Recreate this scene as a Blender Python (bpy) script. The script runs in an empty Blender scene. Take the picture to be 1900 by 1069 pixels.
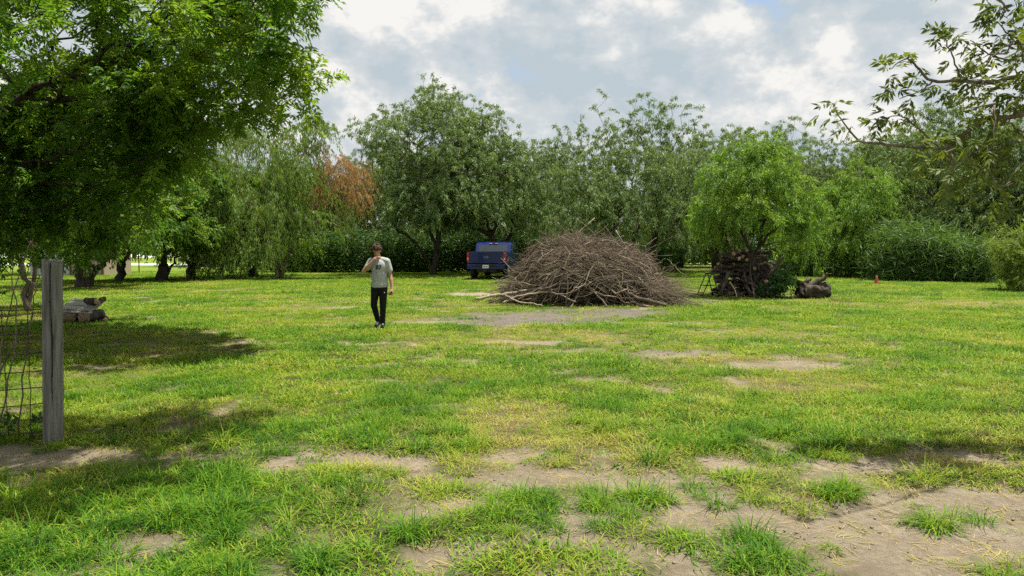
import bpy, bmesh, math, random
import numpy as np
from mathutils import Vector, Matrix

R = math.radians
rng = np.random.default_rng(11)
random.seed(11)
sc = bpy.context.scene
COL = sc.collection

# ------------------------------------------------------------------ camera, sky, sun, exposure
CAMH, FPX, HORIZON = 1.70, 1372.2, 458.0
PITCH = math.atan((534.5 - HORIZON) / FPX)
cam_d = bpy.data.cameras.new('camera')
cam_d.lens, cam_d.sensor_width, cam_d.clip_end, cam_d.clip_start = 26.0, 36.0, 3000.0, 0.05
cam = bpy.data.objects.new('camera', cam_d)
COL.objects.link(cam)
cam.location = (0, 0, CAMH)
cam.rotation_euler = (math.pi / 2 - PITCH, 0, 0)
sc.camera = cam

SUN_EL, SUN_AZ = R(75), R(66)          # azimuth from +Y (ahead) towards +X (right)
world = bpy.data.worlds.new('World')
sc.world = world
world.use_nodes = True


def node(nt, typ, ins=None, **props):
    n = nt.nodes.new(typ)
    for k, v in props.items():
        setattr(n, k, v)
    for k, v in (ins or {}).items():
        s = n.inputs[k]
        if isinstance(v, bpy.types.NodeSocket):
            nt.links.new(v, s)
        else:
            s.default_value = v
    return n


def build_world():
    nt = world.node_tree
    nt.nodes.clear()
    sky = node(nt, 'ShaderNodeTexSky', sky_type='NISHITA', sun_disc=False, sun_elevation=SUN_EL,
               sun_rotation=SUN_AZ, air_density=1.0, dust_density=1.5, ozone_density=1.2)
    tc = node(nt, 'ShaderNodeTexCoord')
    mp = node(nt, 'ShaderNodeMapping', {'Vector': tc.outputs['Generated'], 'Scale': (1.0, 1.0, 1.55), 'Location': (0.37, 0.0, 0.11)})

    def cloud(off):
        m = node(nt, 'ShaderNodeMapping', {'Vector': mp.outputs[0], 'Location': off})
        a = node(nt, 'ShaderNodeTexNoise', {'Vector': m.outputs[0], 'Scale': 4.3, 'Detail': 9.0, 'Roughness': 0.6, 'Distortion': 0.0})
        return a.outputs['Fac']
    n0, n1 = cloud((0, 0, 0)), cloud((0.03, 0.0, 0.05))
    cov = node(nt, 'ShaderNodeMapRange', {'Value': n0, 'From Min': 0.31, 'From Max': 0.43}, interpolation_type='SMOOTHSTEP')
    diff = node(nt, 'ShaderNodeMath', {0: n0, 1: n1}, operation='SUBTRACT')
    big = node(nt, 'ShaderNodeTexNoise', {'Vector': mp.outputs[0], 'Scale': 4.6, 'Detail': 3.0, 'Roughness': 0.5})
    lit0 = node(nt, 'ShaderNodeMath', {0: diff.outputs[0], 1: 6.0}, operation='MULTIPLY')
    lit1 = node(nt, 'ShaderNodeMath', {0: big.outputs['Fac'], 1: 2.0, 2: -0.55}, operation='MULTIPLY_ADD')
    lit = node(nt, 'ShaderNodeMath', {0: lit0.outputs[0], 1: lit1.outputs[0]}, operation='ADD', use_clamp=True)
    ramp = node(nt, 'ShaderNodeValToRGB', {'Fac': lit.outputs[0]})
    e = ramp.color_ramp.elements
    e[0].position, e[0].color = 0.0, (2.95, 3.4, 3.7, 1)
    e[1].position, e[1].color = 1.0, (5.3, 5.2, 5.0, 1)
    m = ramp.color_ramp.elements.new(0.55)
    m.color = (3.7, 3.95, 4.1, 1)
    mix = node(nt, 'ShaderNodeMix', {'Factor': cov.outputs[0], 'A': sky.outputs[0], 'B': ramp.outputs[0]}, data_type='RGBA')
    # Mix node exposes several A/B sockets: link the colour ones
    for l in list(nt.links):
        if l.to_node == mix and l.to_socket.type != 'RGBA' and l.to_socket.name in ('A', 'B'):
            nt.links.remove(l)
    ca = [s for s in mix.inputs if s.type == 'RGBA']
    nt.links.new(sky.outputs[0], ca[0])
    nt.links.new(ramp.outputs[0], ca[1])
    co = [s for s in mix.outputs if s.type == 'RGBA'][0]
    bg = node(nt, 'ShaderNodeBackground', {'Color': co, 'Strength': 0.1})
    out = node(nt, 'ShaderNodeOutputWorld', {'Surface': bg.outputs[0]})


build_world()
sun_d = bpy.data.lights.new('sun', 'SUN')
sun_d.energy, sun_d.angle, sun_d.color = 5.0, R(0.55), (1.0, 0.95, 0.86)
sun = bpy.data.objects.new('sun', sun_d)
COL.objects.link(sun)
sun.rotation_euler = Vector((math.sin(SUN_AZ) * math.cos(SUN_EL), math.cos(SUN_AZ) * math.cos(SUN_EL), math.sin(SUN_EL))).to_track_quat('Z', 'Y').to_euler()
sc.view_settings.view_transform = 'Standard'
sc.view_settings.look = 'None'
sc.view_settings.exposure = 0.82
sc.view_settings.gamma = 1.0
sc.view_settings.use_curve_mapping = False
sc.render.engine = 'CYCLES'
cy = sc.cycles
cy.max_bounces, cy.diffuse_bounces, cy.glossy_bounces, cy.transmission_bounces, cy.transparent_max_bounces = 4, 2, 1, 3, 2
cy.caustics_reflective = cy.caustics_refractive = False
cy.use_denoising = False
cy.use_adaptive_sampling = True
cy.adaptive_threshold = 0.02
sc.render.film_transparent = False

# ------------------------------------------------------------------ small helpers
sinp, cosp = math.sin(PITCH), math.cos(PITCH)


def P(px, py, d):
    """world point seen at photo pixel (px, py) that stands d metres ahead"""
    x, y = (px - 950.0) / FPX, (534.5 - py) / FPX
    dy, dz = cosp + y * sinp, -sinp + y * cosp
    return np.array([x * d / dy, d, CAMH + dz * d / dy])


def U(px, d):
    return (px - 950.0) / FPX * d


def D(py):
    """distance ahead of a ground point at photo row py"""
    return CAMH * FPX / (py - HORIZON)


def _hash(ix, iy, seed):
    h = (ix.astype(np.int64) * 374761393 + iy.astype(np.int64) * 668265263 + seed * 974634541) & 0xffffffff
    h = ((h ^ (h >> 13)) * 1274126177) & 0xffffffff
    return ((h ^ (h >> 16)) & 0xffffff) / float(0xffffff)


def vnoise(x, y, seed=0):
    x, y = np.asarray(x, float), np.asarray(y, float)
    ix, iy = np.floor(x), np.floor(y)
    fx, fy = x - ix, y - iy
    fx, fy = fx * fx * (3 - 2 * fx), fy * fy * (3 - 2 * fy)
    a, b = _hash(ix, iy, seed), _hash(ix + 1, iy, seed)
    c, d = _hash(ix, iy + 1, seed), _hash(ix + 1, iy + 1, seed)
    return (a * (1 - fx) + b * fx) * (1 - fy) + (c * (1 - fx) + d * fx) * fy


def fbm(x, y, scale, octv=4, seed=0):
    s, amp, tot = 0.0, 1.0, 0.0
    for o in range(octv):
        s = s + amp * vnoise(x * scale + 17.3 * o, y * scale - 9.1 * o, seed + o)
        tot += amp
        amp *= 0.5
        scale *= 2.03
    return s / tot


def sstep(a, b, x):
    t = np.clip((x - a) / (b - a), 0, 1)
    return t * t * (3 - 2 * t)


def norm(v):
    v = np.asarray(v, float)
    return v / np.maximum(np.linalg.norm(v, axis=-1, keepdims=True), 1e-9)


def mesh_np(name, V, faces, mats=(), smooth=False, fmat=None):
    """faces: list of int arrays, each (n,3) or (n,4)"""
    me = bpy.data.meshes.new(name)
    V = np.asarray(V, np.float32)
    faces = [np.asarray(f, np.int32) for f in faces if len(f)]
    me.vertices.add(len(V))
    me.vertices.foreach_set('co', V.ravel())
    if faces:
        loops = np.concatenate([f.ravel() for f in faces])
        tot = np.concatenate([np.full(len(f), f.shape[1], np.int32) for f in faces])
        start = np.concatenate([[0], np.cumsum(tot)[:-1]]).astype(np.int32)
        me.loops.add(len(loops))
        me.loops.foreach_set('vertex_index', loops)
        me.polygons.add(len(tot))
        me.polygons.foreach_set('loop_start', start)
        if smooth:
            me.polygons.foreach_set('use_smooth', np.ones(len(tot), bool))
        if fmat is not None:
            me.polygons.foreach_set('material_index', np.asarray(fmat, np.int32))
    me.update(calc_edges=True)
    me.validate()
    for m in mats:
        me.materials.append(m)
    return me


class Geo:
    """collects vertex / face arrays"""
    def __init__(self):
        self.V, self.F, self.n = [], {3: [], 4: []}, 0

    def add(self, V, *faces):
        V = np.asarray(V, float).reshape(-1, 3)
        for f in faces:
            f = np.asarray(f, int)
            if len(f):
                self.F[f.shape[1]].append(f + self.n)
        self.V.append(V)
        self.n += len(V)
        return self

    def mesh(self, name, mat=None, smooth=False):
        fs = [np.concatenate(self.F[k]) for k in (3, 4) if self.F[k]]
        return mesh_np(name, np.concatenate(self.V), fs, [mat] if mat else [], smooth)


def link(name, me, parent=None, loc=None, rotz=None):
    o = bpy.data.objects.new(name, me)
    COL.objects.link(o)
    if parent is not None:
        o.parent = parent
    if loc is not None:
        o.location = loc
    if rotz is not None:
        o.rotation_euler = (0, 0, rotz)
    return o


def tag(o, label=None, cat=None, group=None, kind=None):
    for k, v in (('label', label), ('category', cat), ('group', group), ('kind', kind)):
        if v:
            o[k] = v
    return o


def thing(name, label, cat, loc, rotz=0.0, group=None):
    return tag(link(name, None, None, loc, rotz), label, cat, group)


def copy_tree(o, loc, rotz, scale, label, parent=None):
    c = o.copy()
    COL.objects.link(c)
    c.location, c.rotation_euler, c.scale = loc, (0, 0, rotz), scale
    c['label'] = label
    for ch in o.children:
        k = ch.copy()
        COL.objects.link(k)
        k.parent = c
    return c


def tubes(Pt, Rd, S=6, caps=True):
    """batch of tapered tubes: Pt (B,K,3), Rd (B,K)"""
    Pt, Rd = np.asarray(Pt, float), np.asarray(Rd, float)
    B, K, _ = Pt.shape
    T = np.empty_like(Pt)
    T[:, 1:-1] = Pt[:, 2:] - Pt[:, :-2]
    T[:, 0], T[:, -1] = Pt[:, 1] - Pt[:, 0], Pt[:, -1] - Pt[:, -2]
    T = norm(T)
    tot = norm(Pt[:, -1] - Pt[:, 0])
    ref = np.where(np.abs(tot[:, 2:3]) > 0.8, np.array([[1.0, 0.13, 0]]), np.array([[0.1, 0.05, 1.0]]))
    Nn = norm(np.cross(T, ref[:, None, :]))
    Bn = np.cross(T, Nn)
    a = np.arange(S) * 2 * math.pi / S
    V = Pt[:, :, None, :] + Rd[:, :, None, None] * (np.cos(a)[None, None, :, None] * Nn[:, :, None, :] + np.sin(a)[None, None, :, None] * Bn[:, :, None, :])
    idx = np.arange(B * K * S).reshape(B, K, S)
    nx = np.roll(idx, -1, axis=2)
    F = np.stack([idx[:, :-1], nx[:, :-1], nx[:, 1:], idx[:, 1:]], -1).reshape(-1, 4)
    V = V.reshape(-1, 3)
    if caps:
        c0 = len(V) + np.arange(B)
        c1 = c0 + B
        V = np.concatenate([V, Pt[:, 0], Pt[:, -1]])
        T0 = np.stack([np.repeat(c0, S), nx[:, 0].ravel(), idx[:, 0].ravel()], -1)
        T1 = np.stack([np.repeat(c1, S), idx[:, -1].ravel(), nx[:, -1].ravel()], -1)
        return V, F, np.concatenate([T0, T1])
    return V, F, np.zeros((0, 3), int)


def resample(pts, n):
    """smooth polyline through pts with n points (Catmull-Rom)"""
    pts = np.asarray(pts, float)
    k = len(pts)
    t = np.linspace(0, k - 1, n)
    i = np.clip(np.floor(t).astype(int), 0, k - 2)
    u = (t - i)[:, None]
    g = lambda j: pts[np.clip(j, 0, k - 1)]
    p0, p1, p2, p3 = g(i - 1), g(i), g(i + 1), g(i + 2)
    return 0.5 * ((2 * p1) + (-p0 + p2) * u + (2 * p0 - 5 * p1 + 4 * p2 - p3) * u ** 2 + (-p0 + 3 * p1 - 3 * p2 + p3) * u ** 3)


def leaf_faces(pos, dirv, L, W, g, fold=0.25, updir=None):
    """folded pointed leaves, 2 triangles each"""
    n = len(pos)
    rv = g.normal(size=(n, 3)) if updir is None else updir + 0.45 * g.normal(size=(n, 3))
    side = norm(np.cross(dirv, rv))
    nrm = np.cross(side, dirv)
    L, W = np.broadcast_to(L, n)[:, None], np.broadcast_to(W, n)[:, None]
    mid = pos + dirv * L * 0.42
    V = np.stack([pos, mid + side * W * 0.5 + nrm * W * fold, pos + dirv * L, mid - side * W * 0.5 + nrm * W * fold], 1).reshape(-1, 3)
    b = np.arange(n)[:, None] * 4
    F = np.concatenate([b + np.array([[0, 1, 2]]), b + np.array([[0, 2, 3]])])
    return V, F


def bm_mesh(bm, name, mat=None, smooth=False):
    me = bpy.data.meshes.new(name)
    bmesh.ops.recalc_face_normals(bm, faces=bm.faces)
    bm.to_mesh(me)
    bm.free()
    if mat:
        me.materials.append(mat)
    if smooth:
        for p in me.polygons:
            p.use_smooth = True
    return me


def box_bm(x0, x1, y0, y1, z0, z1, bev=0.0, bm=None):
    bm2 = bmesh.new()
    bmesh.ops.create_cube(bm2, size=1.0)
    bmesh.ops.scale(bm2, vec=(x1 - x0, y1 - y0, z1 - z0), verts=bm2.verts)
    bmesh.ops.translate(bm2, vec=((x0 + x1) / 2, (y0 + y1) / 2, (z0 + z1) / 2), verts=bm2.verts)
    if bev:
        bmesh.ops.bevel(bm2, geom=list(bm2.edges), offset=bev, segments=2, affect='EDGES', profile=0.6)
    if bm is None:
        return bm2
    t = bpy.data.meshes.new('t')
    bm2.to_mesh(t)
    bm2.free()
    bm.from_mesh(t)
    bpy.data.meshes.remove(t)
    return bm


def prism_bm(prof, x0, x1, bev=0.0):
    """profile in (y, z), extruded along x"""
    bm = bmesh.new()
    a = [bm.verts.new((x0, y, z)) for y, z in prof]
    b = [bm.verts.new((x1, y, z)) for y, z in prof]
    n = len(prof)
    bm.faces.new(a)
    bm.faces.new(b[::-1])
    for i in range(n):
        bm.faces.new((a[i], b[i], b[(i + 1) % n], a[(i + 1) % n]))
    bmesh.ops.recalc_face_normals(bm, faces=bm.faces)
    if bev:
        bmesh.ops.bevel(bm, geom=list(bm.edges), offset=bev, segments=3, affect='EDGES', profile=0.6)
    return bm


# ------------------------------------------------------------------ materials
def mat_new(name):
    m = bpy.data.materials.new(name)
    m.use_nodes = True
    nt = m.node_tree
    nt.nodes.clear()
    return m, nt


def finish(nt, surf, disp=None):
    o = node(nt, 'ShaderNodeOutputMaterial', {'Surface': surf})
    return o


def mixc(nt, fac, a, b, mode='MIX'):
    n = nt.nodes.new('ShaderNodeMix')
    n.data_type = 'RGBA'
    n.blend_type = mode
    fi = n.inputs[0]
    ca = [s for s in n.inputs if s.type == 'RGBA']
    for s, v in ((fi, fac), (ca[0], a), (ca[1], b)):
        if isinstance(v, bpy.types.NodeSocket):
            nt.links.new(v, s)
        elif isinstance(v, (int, float)):
            s.default_value = v
        else:
            s.default_value = (*v, 1)
    return [s for s in n.outputs if s.type == 'RGBA'][0]


def bump(nt, height, strength=0.3, dist=0.02):
    return node(nt, 'ShaderNodeBump', {'Height': height, 'Strength': strength, 'Distance': dist}).outputs[0]


def m_plain(name, col, rough=0.6, metal=0.0, var=0.15, scale=8.0, bmp=0.0, spec=0.4, coat=0.0):
    """painted / plain surface with worn noise variation"""
    m, nt = mat_new(name)
    tc = node(nt, 'ShaderNodeTexCoord')
    no = node(nt, 'ShaderNodeTexNoise', {'Vector': tc.outputs['Object'], 'Scale': scale, 'Detail': 6.0, 'Roughness': 0.6})
    dark = tuple(c * (1 - var * 2) for c in col)
    lite = tuple(min(1, c * (1 + var)) for c in col)
    c = mixc(nt, no.outputs['Fac'], dark, lite)
    b = node(nt, 'ShaderNodeBsdfPrincipled', {'Base Color': c, 'Roughness': rough, 'Metallic': metal, 'Specular IOR Level': spec, 'Coat Weight': coat})
    if bmp:
        nt.links.new(bump(nt, no.outputs['Fac'], bmp, 0.02), b.inputs['Normal'])
    finish(nt, b.outputs[0])
    return m


def m_leaf(name, c1, c2, c3, trans=0.35, rough=0.45, noise_scale=0.6, spec=0.35, tcol=1.5):
    m, nt = mat_new(name)
    geo = node(nt, 'ShaderNodeNewGeometry')
    tc = node(nt, 'ShaderNodeTexCoord')
    no = node(nt, 'ShaderNodeTexNoise', {'Vector': tc.outputs['Object'], 'Scale': noise_scale, 'Detail': 1.0})
    c = mixc(nt, geo.outputs['Random Per Island'], c1, c2)
    k = node(nt, 'ShaderNodeMapRange', {'Value': no.outputs['Fac'], 'From Min': 0.45, 'From Max': 0.72})
    c = mixc(nt, k.outputs[0], c, c3)
    b = node(nt, 'ShaderNodeBsdfPrincipled', {'Base Color': c, 'Roughness': rough, 'Specular IOR Level': spec})
    warm = mixc(nt, 1.0, c, (tcol * 1.05, tcol, tcol * 0.45), 'MULTIPLY')
    t = node(nt, 'ShaderNodeBsdfTranslucent', {'Color': warm})
    mx = node(nt, 'ShaderNodeMixShader', {0: trans, 1: b.outputs[0], 2: t.outputs[0]})
    finish(nt, mx.outputs[0])
    return m


def m_bark(name, c1, c2, scale=14.0, stretch=(1, 1, 0.25), per_island=0.0):
    m, nt = mat_new(name)
    tc = node(nt, 'ShaderNodeTexCoord')
    mp = node(nt, 'ShaderNodeMapping', {'Vector': tc.outputs['Object'], 'Scale': stretch})
    no = node(nt, 'ShaderNodeTexNoise', {'Vector': mp.outputs[0], 'Scale': scale, 'Detail': 7.0, 'Roughness': 0.65})
    k = node(nt, 'ShaderNodeMapRange', {'Value': no.outputs['Fac'], 'From Min': 0.35, 'From Max': 0.65})
    c = mixc(nt, k.outputs[0], c1, c2)
    if per_island:
        geo = node(nt, 'ShaderNodeNewGeometry')
        oi = node(nt, 'ShaderNodeObjectInfo')
        ad = node(nt, 'ShaderNodeMath', {0: geo.outputs['Random Per Island'], 1: oi.outputs['Random']}, operation='ADD')
        fr = node(nt, 'ShaderNodeMath', {0: ad.outputs[0]}, operation='FRACT')
        v = node(nt, 'ShaderNodeMapRange', {'Value': fr.outputs[0], 'To Min': 1 - per_island, 'To Max': 1 + per_island})
        cv = node(nt, 'ShaderNodeCombineXYZ', {0: v.outputs[0], 1: v.outputs[0], 2: v.outputs[0]})
        c = mixc(nt, 1.0, c, cv.outputs[0], 'MULTIPLY')
    b = node(nt, 'ShaderNodeBsdfPrincipled', {'Base Color': c, 'Roughness': 0.85, 'Specular IOR Level': 0.2})
    nt.links.new(bump(nt, no.outputs['Fac'], 0.6, 0.03), b.inputs['Normal'])
    finish(nt, b.outputs[0])
    return m


def m_ground():
    m, nt = mat_new('turf_and_dirt')
    tc = node(nt, 'ShaderNodeTexCoord')
    at = lambda n: node(nt, 'ShaderNodeAttribute', attribute_name=n).outputs['Fac']
    n1 = node(nt, 'ShaderNodeTexNoise', {'Vector': tc.outputs['Object'], 'Scale': 2.2, 'Detail': 9.0, 'Roughness': 0.68})
    n2 = node(nt, 'ShaderNodeTexNoise', {'Vector': tc.outputs['Object'], 'Scale': 15.0, 'Detail': 8.0, 'Roughness': 0.75})
    k1 = node(nt, 'ShaderNodeMapRange', {'Value': n1.outputs['Fac'], 'From Min': 0.32, 'From Max': 0.68}).outputs[0]
    k2 = node(nt, 'ShaderNodeMapRange', {'Value': n2.outputs['Fac'], 'From Min': 0.3, 'From Max': 0.7}).outputs[0]
    grass = mixc(nt, k1, (0.035, 0.05, 0.011), (0.08, 0.095, 0.022))
    grass = mixc(nt, k2, grass, (0.08, 0.075, 0.03))
    thatch = mixc(nt, k2, (0.13, 0.10, 0.05), (0.30, 0.24, 0.125))
    dirt = mixc(nt, k1, (0.28, 0.225, 0.155), (0.48, 0.41, 0.30))
    dirt = mixc(nt, k2, (0.215, 0.17, 0.118), dirt)
    ash = mixc(nt, k2, (0.085, 0.072, 0.058), (0.25, 0.215, 0.175))
    c = mixc(nt, at('dry'), grass, thatch)
    far = mixc(nt, k1, (0.12, 0.185, 0.022), (0.18, 0.245, 0.035))
    c = mixc(nt, at('far'), c, far)
    c = mixc(nt, at('bare'), c, dirt)
    c = mixc(nt, at('ash'), c, ash)
    b = node(nt, 'ShaderNodeBsdfPrincipled', {'Base Color': c, 'Roughness': 0.95, 'Specular IOR Level': 0.1})
    nt.links.new(bump(nt, n2.outputs['Fac'], 1.0, 0.06), b.inputs['Normal'])
    finish(nt, b.outputs[0])
    return m


def m_blade():
    m, nt = mat_new('grass_blade')
    tint = node(nt, 'ShaderNodeAttribute', attribute_name='tint', attribute_type='INSTANCER').outputs['Fac']
    geo = node(nt, 'ShaderNodeNewGeometry')
    rnd = node(nt, 'ShaderNodeMapRange', {'Value': geo.outputs['Random Per Island'], 'To Min': -0.19, 'To Max': 0.16}).outputs[0]
    s = node(nt, 'ShaderNodeMath', {0: tint, 1: rnd}, operation='ADD', use_clamp=True)
    rp = node(nt, 'ShaderNodeValToRGB', {'Fac': s.outputs[0]})
    e = rp.color_ramp.elements
    e[0].position, e[0].color = 0.0, (0.025, 0.085, 0.01, 1)
    e[1].position, e[1].color = 1.0, (0.44, 0.34, 0.16, 1)
    for p, c in ((0.3, (0.07, 0.185, 0.011)), (0.55, (0.20, 0.305, 0.017)), (0.78, (0.34, 0.32, 0.055))):
        x = e.new(p)
        x.color = (*c, 1)
    b = node(nt, 'ShaderNodeBsdfPrincipled', {'Base Color': rp.outputs[0], 'Roughness': 0.6, 'Specular IOR Level': 0.12})
    warm = mixc(nt, 1.0, rp.outputs[0], (1.5, 1.5, 0.7), 'MULTIPLY')
    t = node(nt, 'ShaderNodeBsdfTranslucent', {'Color': warm})
    mx = node(nt, 'ShaderNodeMixShader', {0: 0.27, 1: b.outputs[0], 2: t.outputs[0]})
    finish(nt, mx.outputs[0])
    return m


M = {}
M['ground'] = m_ground()
M['blade'] = m_blade()
M['mesq'] = m_leaf('mesquite_leaf', (0.095, 0.16, 0.055), (0.175, 0.25, 0.09), (0.165, 0.25, 0.06))
M['mesq_pale'] = m_leaf('pale_mesquite_leaf', (0.105, 0.175, 0.062), (0.195, 0.275, 0.105), (0.17, 0.255, 0.065))
M['bright'] = m_leaf('young_mesquite_leaf', (0.095, 0.195, 0.024), (0.18, 0.31, 0.045), (0.22, 0.34, 0.05), trans=0.42)
M['willow'] = m_leaf('weeping_leaf', (0.13, 0.225, 0.04), (0.22, 0.325, 0.075), (0.23, 0.325, 0.06))
M['dead'] = m_leaf('dead_leaf', (0.42, 0.23, 0.08), (0.64, 0.39, 0.16), (0.54, 0.31, 0.11), trans=0.2, tcol=1.0)
M['pecan'] = m_leaf('broad_leaflet', (0.04, 0.13, 0.016), (0.155, 0.27, 0.03), (0.20, 0.30, 0.035), trans=0.5, rough=0.5, spec=0.35)
M['ash_leaf'] = m_leaf('ash_leaflet', (0.06, 0.1, 0.02), (0.12, 0.16, 0.035), (0.15, 0.19, 0.04), trans=0.4, rough=0.55, spec=0.3, noise_scale=1.6)
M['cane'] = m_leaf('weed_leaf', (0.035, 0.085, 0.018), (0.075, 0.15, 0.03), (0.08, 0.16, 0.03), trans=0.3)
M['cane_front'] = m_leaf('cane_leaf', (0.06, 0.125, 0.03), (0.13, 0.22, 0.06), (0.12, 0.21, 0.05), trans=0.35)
M['shrub'] = m_leaf('shrub_leaf', (0.03, 0.09, 0.02), (0.06, 0.14, 0.03), (0.07, 0.16, 0.03))
M['pale_shrub'] = m_leaf('pale_shrub_leaf', (0.12, 0.19, 0.035), (0.2, 0.27, 0.06), (0.17, 0.26, 0.05), trans=0.4)
M['bark'] = m_bark('dark_bark', (0.022, 0.017, 0.013), (0.095, 0.076, 0.06))
M['bark_pale'] = m_bark('pale_bark', (0.11, 0.085, 0.06), (0.26, 0.21, 0.16))
M['brush'] = m_bark('dry_branch', (0.105, 0.084, 0.06), (0.30, 0.245, 0.175), scale=9.0, per_island=0.5)
M['twig'] = m_bark('dry_twig', (0.07, 0.054, 0.037), (0.215, 0.168, 0.115), scale=3.0, per_island=0.7)
M['log'] = m_bark('log_bark', (0.024, 0.019, 0.015), (0.115, 0.09, 0.068), scale=10.0, per_island=0.35)
M['endgrain'] = m_bark('cut_wood_end', (0.22, 0.14, 0.085), (0.48, 0.36, 0.24), scale=18.0, stretch=(1, 1, 1), per_island=0.4)
M['post'] = m_bark('weathered_post_wood', (0.09, 0.085, 0.07), (0.25, 0.24, 0.205), scale=26.0, stretch=(1, 1, 0.07))
M['plank'] = m_bark('silvered_plank', (0.25, 0.23, 0.2), (0.52, 0.49, 0.44), scale=22.0, stretch=(0.08, 1, 1), per_island=0.25)
M['wire'] = m_plain('rusty_wire', (0.09, 0.065, 0.05), 0.7, 0.6, 0.3, 30)

# ------------------------------------------------------------------ ground
# (px, py, half width m, half depth m, strength): bare earth, ash, dry thatch
def gp(px, py):
    d = D(py)
    return U(px, d), d


BARE = [(800, 952, .42, .26, .9), (1250, 965, .45, .3, .85), (1700, 1010, .55, .35, 1.), (1850, 925, .55, .4, 1.), (870, 1045, .32, .16, .9),
        (1370, 985, .4, .28, .9), (330, 1010, .34, .2, .8), (1230, 905, .34, .3, .8), (1880, 1010, .7, .4, 1.), (960, 905, .5, .22, .7), (1100, 930, .5, .2, .5),
        (965, 633, .75, .5, .85), (1490, 678, .9, .45, .55), (1270, 660, .9, .55, .7), (1045, 652, .7, .3, .6), (60, 850, .9, .35, .8), (330, 850, .7, .25, .7),
        (1080, 712, .25, .2, .6), (300, 795, .3, .2, .4), (870, 546, 1.3, 1.1, .9), (770, 597, 1.0, .7, .75), (1560, 511, 6., 2.2, .75), (1720, 516, 3., 1.2, .7), (1550, 900, .5, .3, .6), (200, 1055, .3, .15, .6), (560, 1000, .25, .15, .5),
        (690, 985, .2, .1, .5), (1180, 1040, .3, .14, .6), (1450, 1050, .5, .16, .7)]
ASH = [(920, 600, 1.5, 1.0, .95), (985, 590, 2.4, 1.9, 1.), (1100, 580, 2.4, 1.5, .95), (1270, 656, .9, .3, .55), (1045, 652, .6, .22, .5), (1150, 560, 3.2, 1.7, .55)]
DRY = [(740, 592, 1.3, .7, .8), (1400, 622, 2.4, 1.1, .75), (1250, 600, 2.2, .8, .8), (1830, 563, 3.4, 1.6, .9), (250, 640, 2.6, 1.7, .9), (130, 690, 1.3, .8, .7), (500, 592, 2.4, .6, .35), (1000, 625, 2.6, 1.3, .8),
       (1280, 497, 5, 5, 1.), (1550, 510, 6, 3, 1.), (1500, 672, 1.7, .6, .8), (1150, 655, 2.8, .5, .6), (400, 765, .9, .6, .4), (1600, 960, 1.3, .7, .6), (900, 640, 1.5, .6, .6), (1750, 640, 2.5, .6, .4),
       (780, 800, .7, .3, .3), (1650, 850, .6, .3, .7), (600, 930, .6, .2, .4), (1000, 990, .7, .3, .35), (160, 535, 4, 3, .6), (50, 590, 2.2, 1.8, .8)]
TRACK = [(-5.2, 5.9, .28), (-2.9, 5.85, .16), (-1.9, 5.85, .26), (-.63, 5.72, .34), (.42, 5.75, .36), (1.2, 5.55, .36), (2.27, 5.6, .34), (3.6, 5.75, .36), (5.4, 6.0, .4)]


def patch(x, y, lst, seed):
    wx = x + (fbm(x, y, 1.3, 3, seed) - .5) * .9
    wy = y + (fbm(x, y, 1.3, 3, seed + 50) - .5) * .6
    out = np.zeros_like(x)
    for px, py, a, b, s in lst:
        cx, cyy = gp(px, py)
        r = np.sqrt(((wx - cx) / a) ** 2 + ((wy - cyy) / b) ** 2)
        out = np.maximum(out, s * (1 - sstep(.55, 1.15, r)))
    return out


def fields(x, y):
    x, y = np.asarray(x, float), np.asarray(y, float)
    bare = patch(x, y, BARE, 3)
    wy = y + (fbm(x, y, 1.1, 3, 77) - .5) * .7
    tx, ty, tw = (np.array([t[i] for t in TRACK]) * (1, 1, .8)[i] for i in range(3))
    cyy, w = np.interp(x, tx, ty), np.interp(x, tx, tw)
    bare = np.maximum(bare, (1 - sstep(.5, 1.25, np.abs(wy - cyy) / w)) * (.12 + .88 * sstep(.38, .54, fbm(x, y, 2.4, 4, 88))))
    n = fbm(x, y, 2.3, 4, 21)
    near = (1 - sstep(5.2, 5.9, y)) * sstep(-1.2, -.2, x + .4 * (n - .5))
    bare = np.maximum(bare, near * sstep(.48, .61, n) * .95)
    bare = np.maximum(bare, .8 * sstep(.64, .74, fbm(x, y, 1.7, 4, 5)) * (y < 30))
    ash = patch(x, y, ASH, 9) * (.78 + .22 * sstep(.38, .55, fbm(x, y, 2.2, 4, 44)))
    dry = np.maximum(patch(x, y, DRY, 15), np.clip(bare, 0, 1) * .6)
    dry = np.maximum(dry * (.55 + .45 * sstep(.35, .6, fbm(x, y, 1.9, 4, 33))), .55 * sstep(.54, .72, fbm(x, y, .55, 5, 31)))
    return bare, ash, dry


def gz(x, y):
    x, y = np.asarray(x, float), np.asarray(y, float)
    near = np.exp(-((np.hypot(x, y)) / 60.) ** 2)
    return (.10 * (fbm(x, y, .35, 3, 61) - .5) + .045 * (fbm(x, y, 2.6, 3, 63) - .5) + .03 * (fbm(x, y, 5.5, 2, 67) - .5) * (y < 14)) * near


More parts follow.
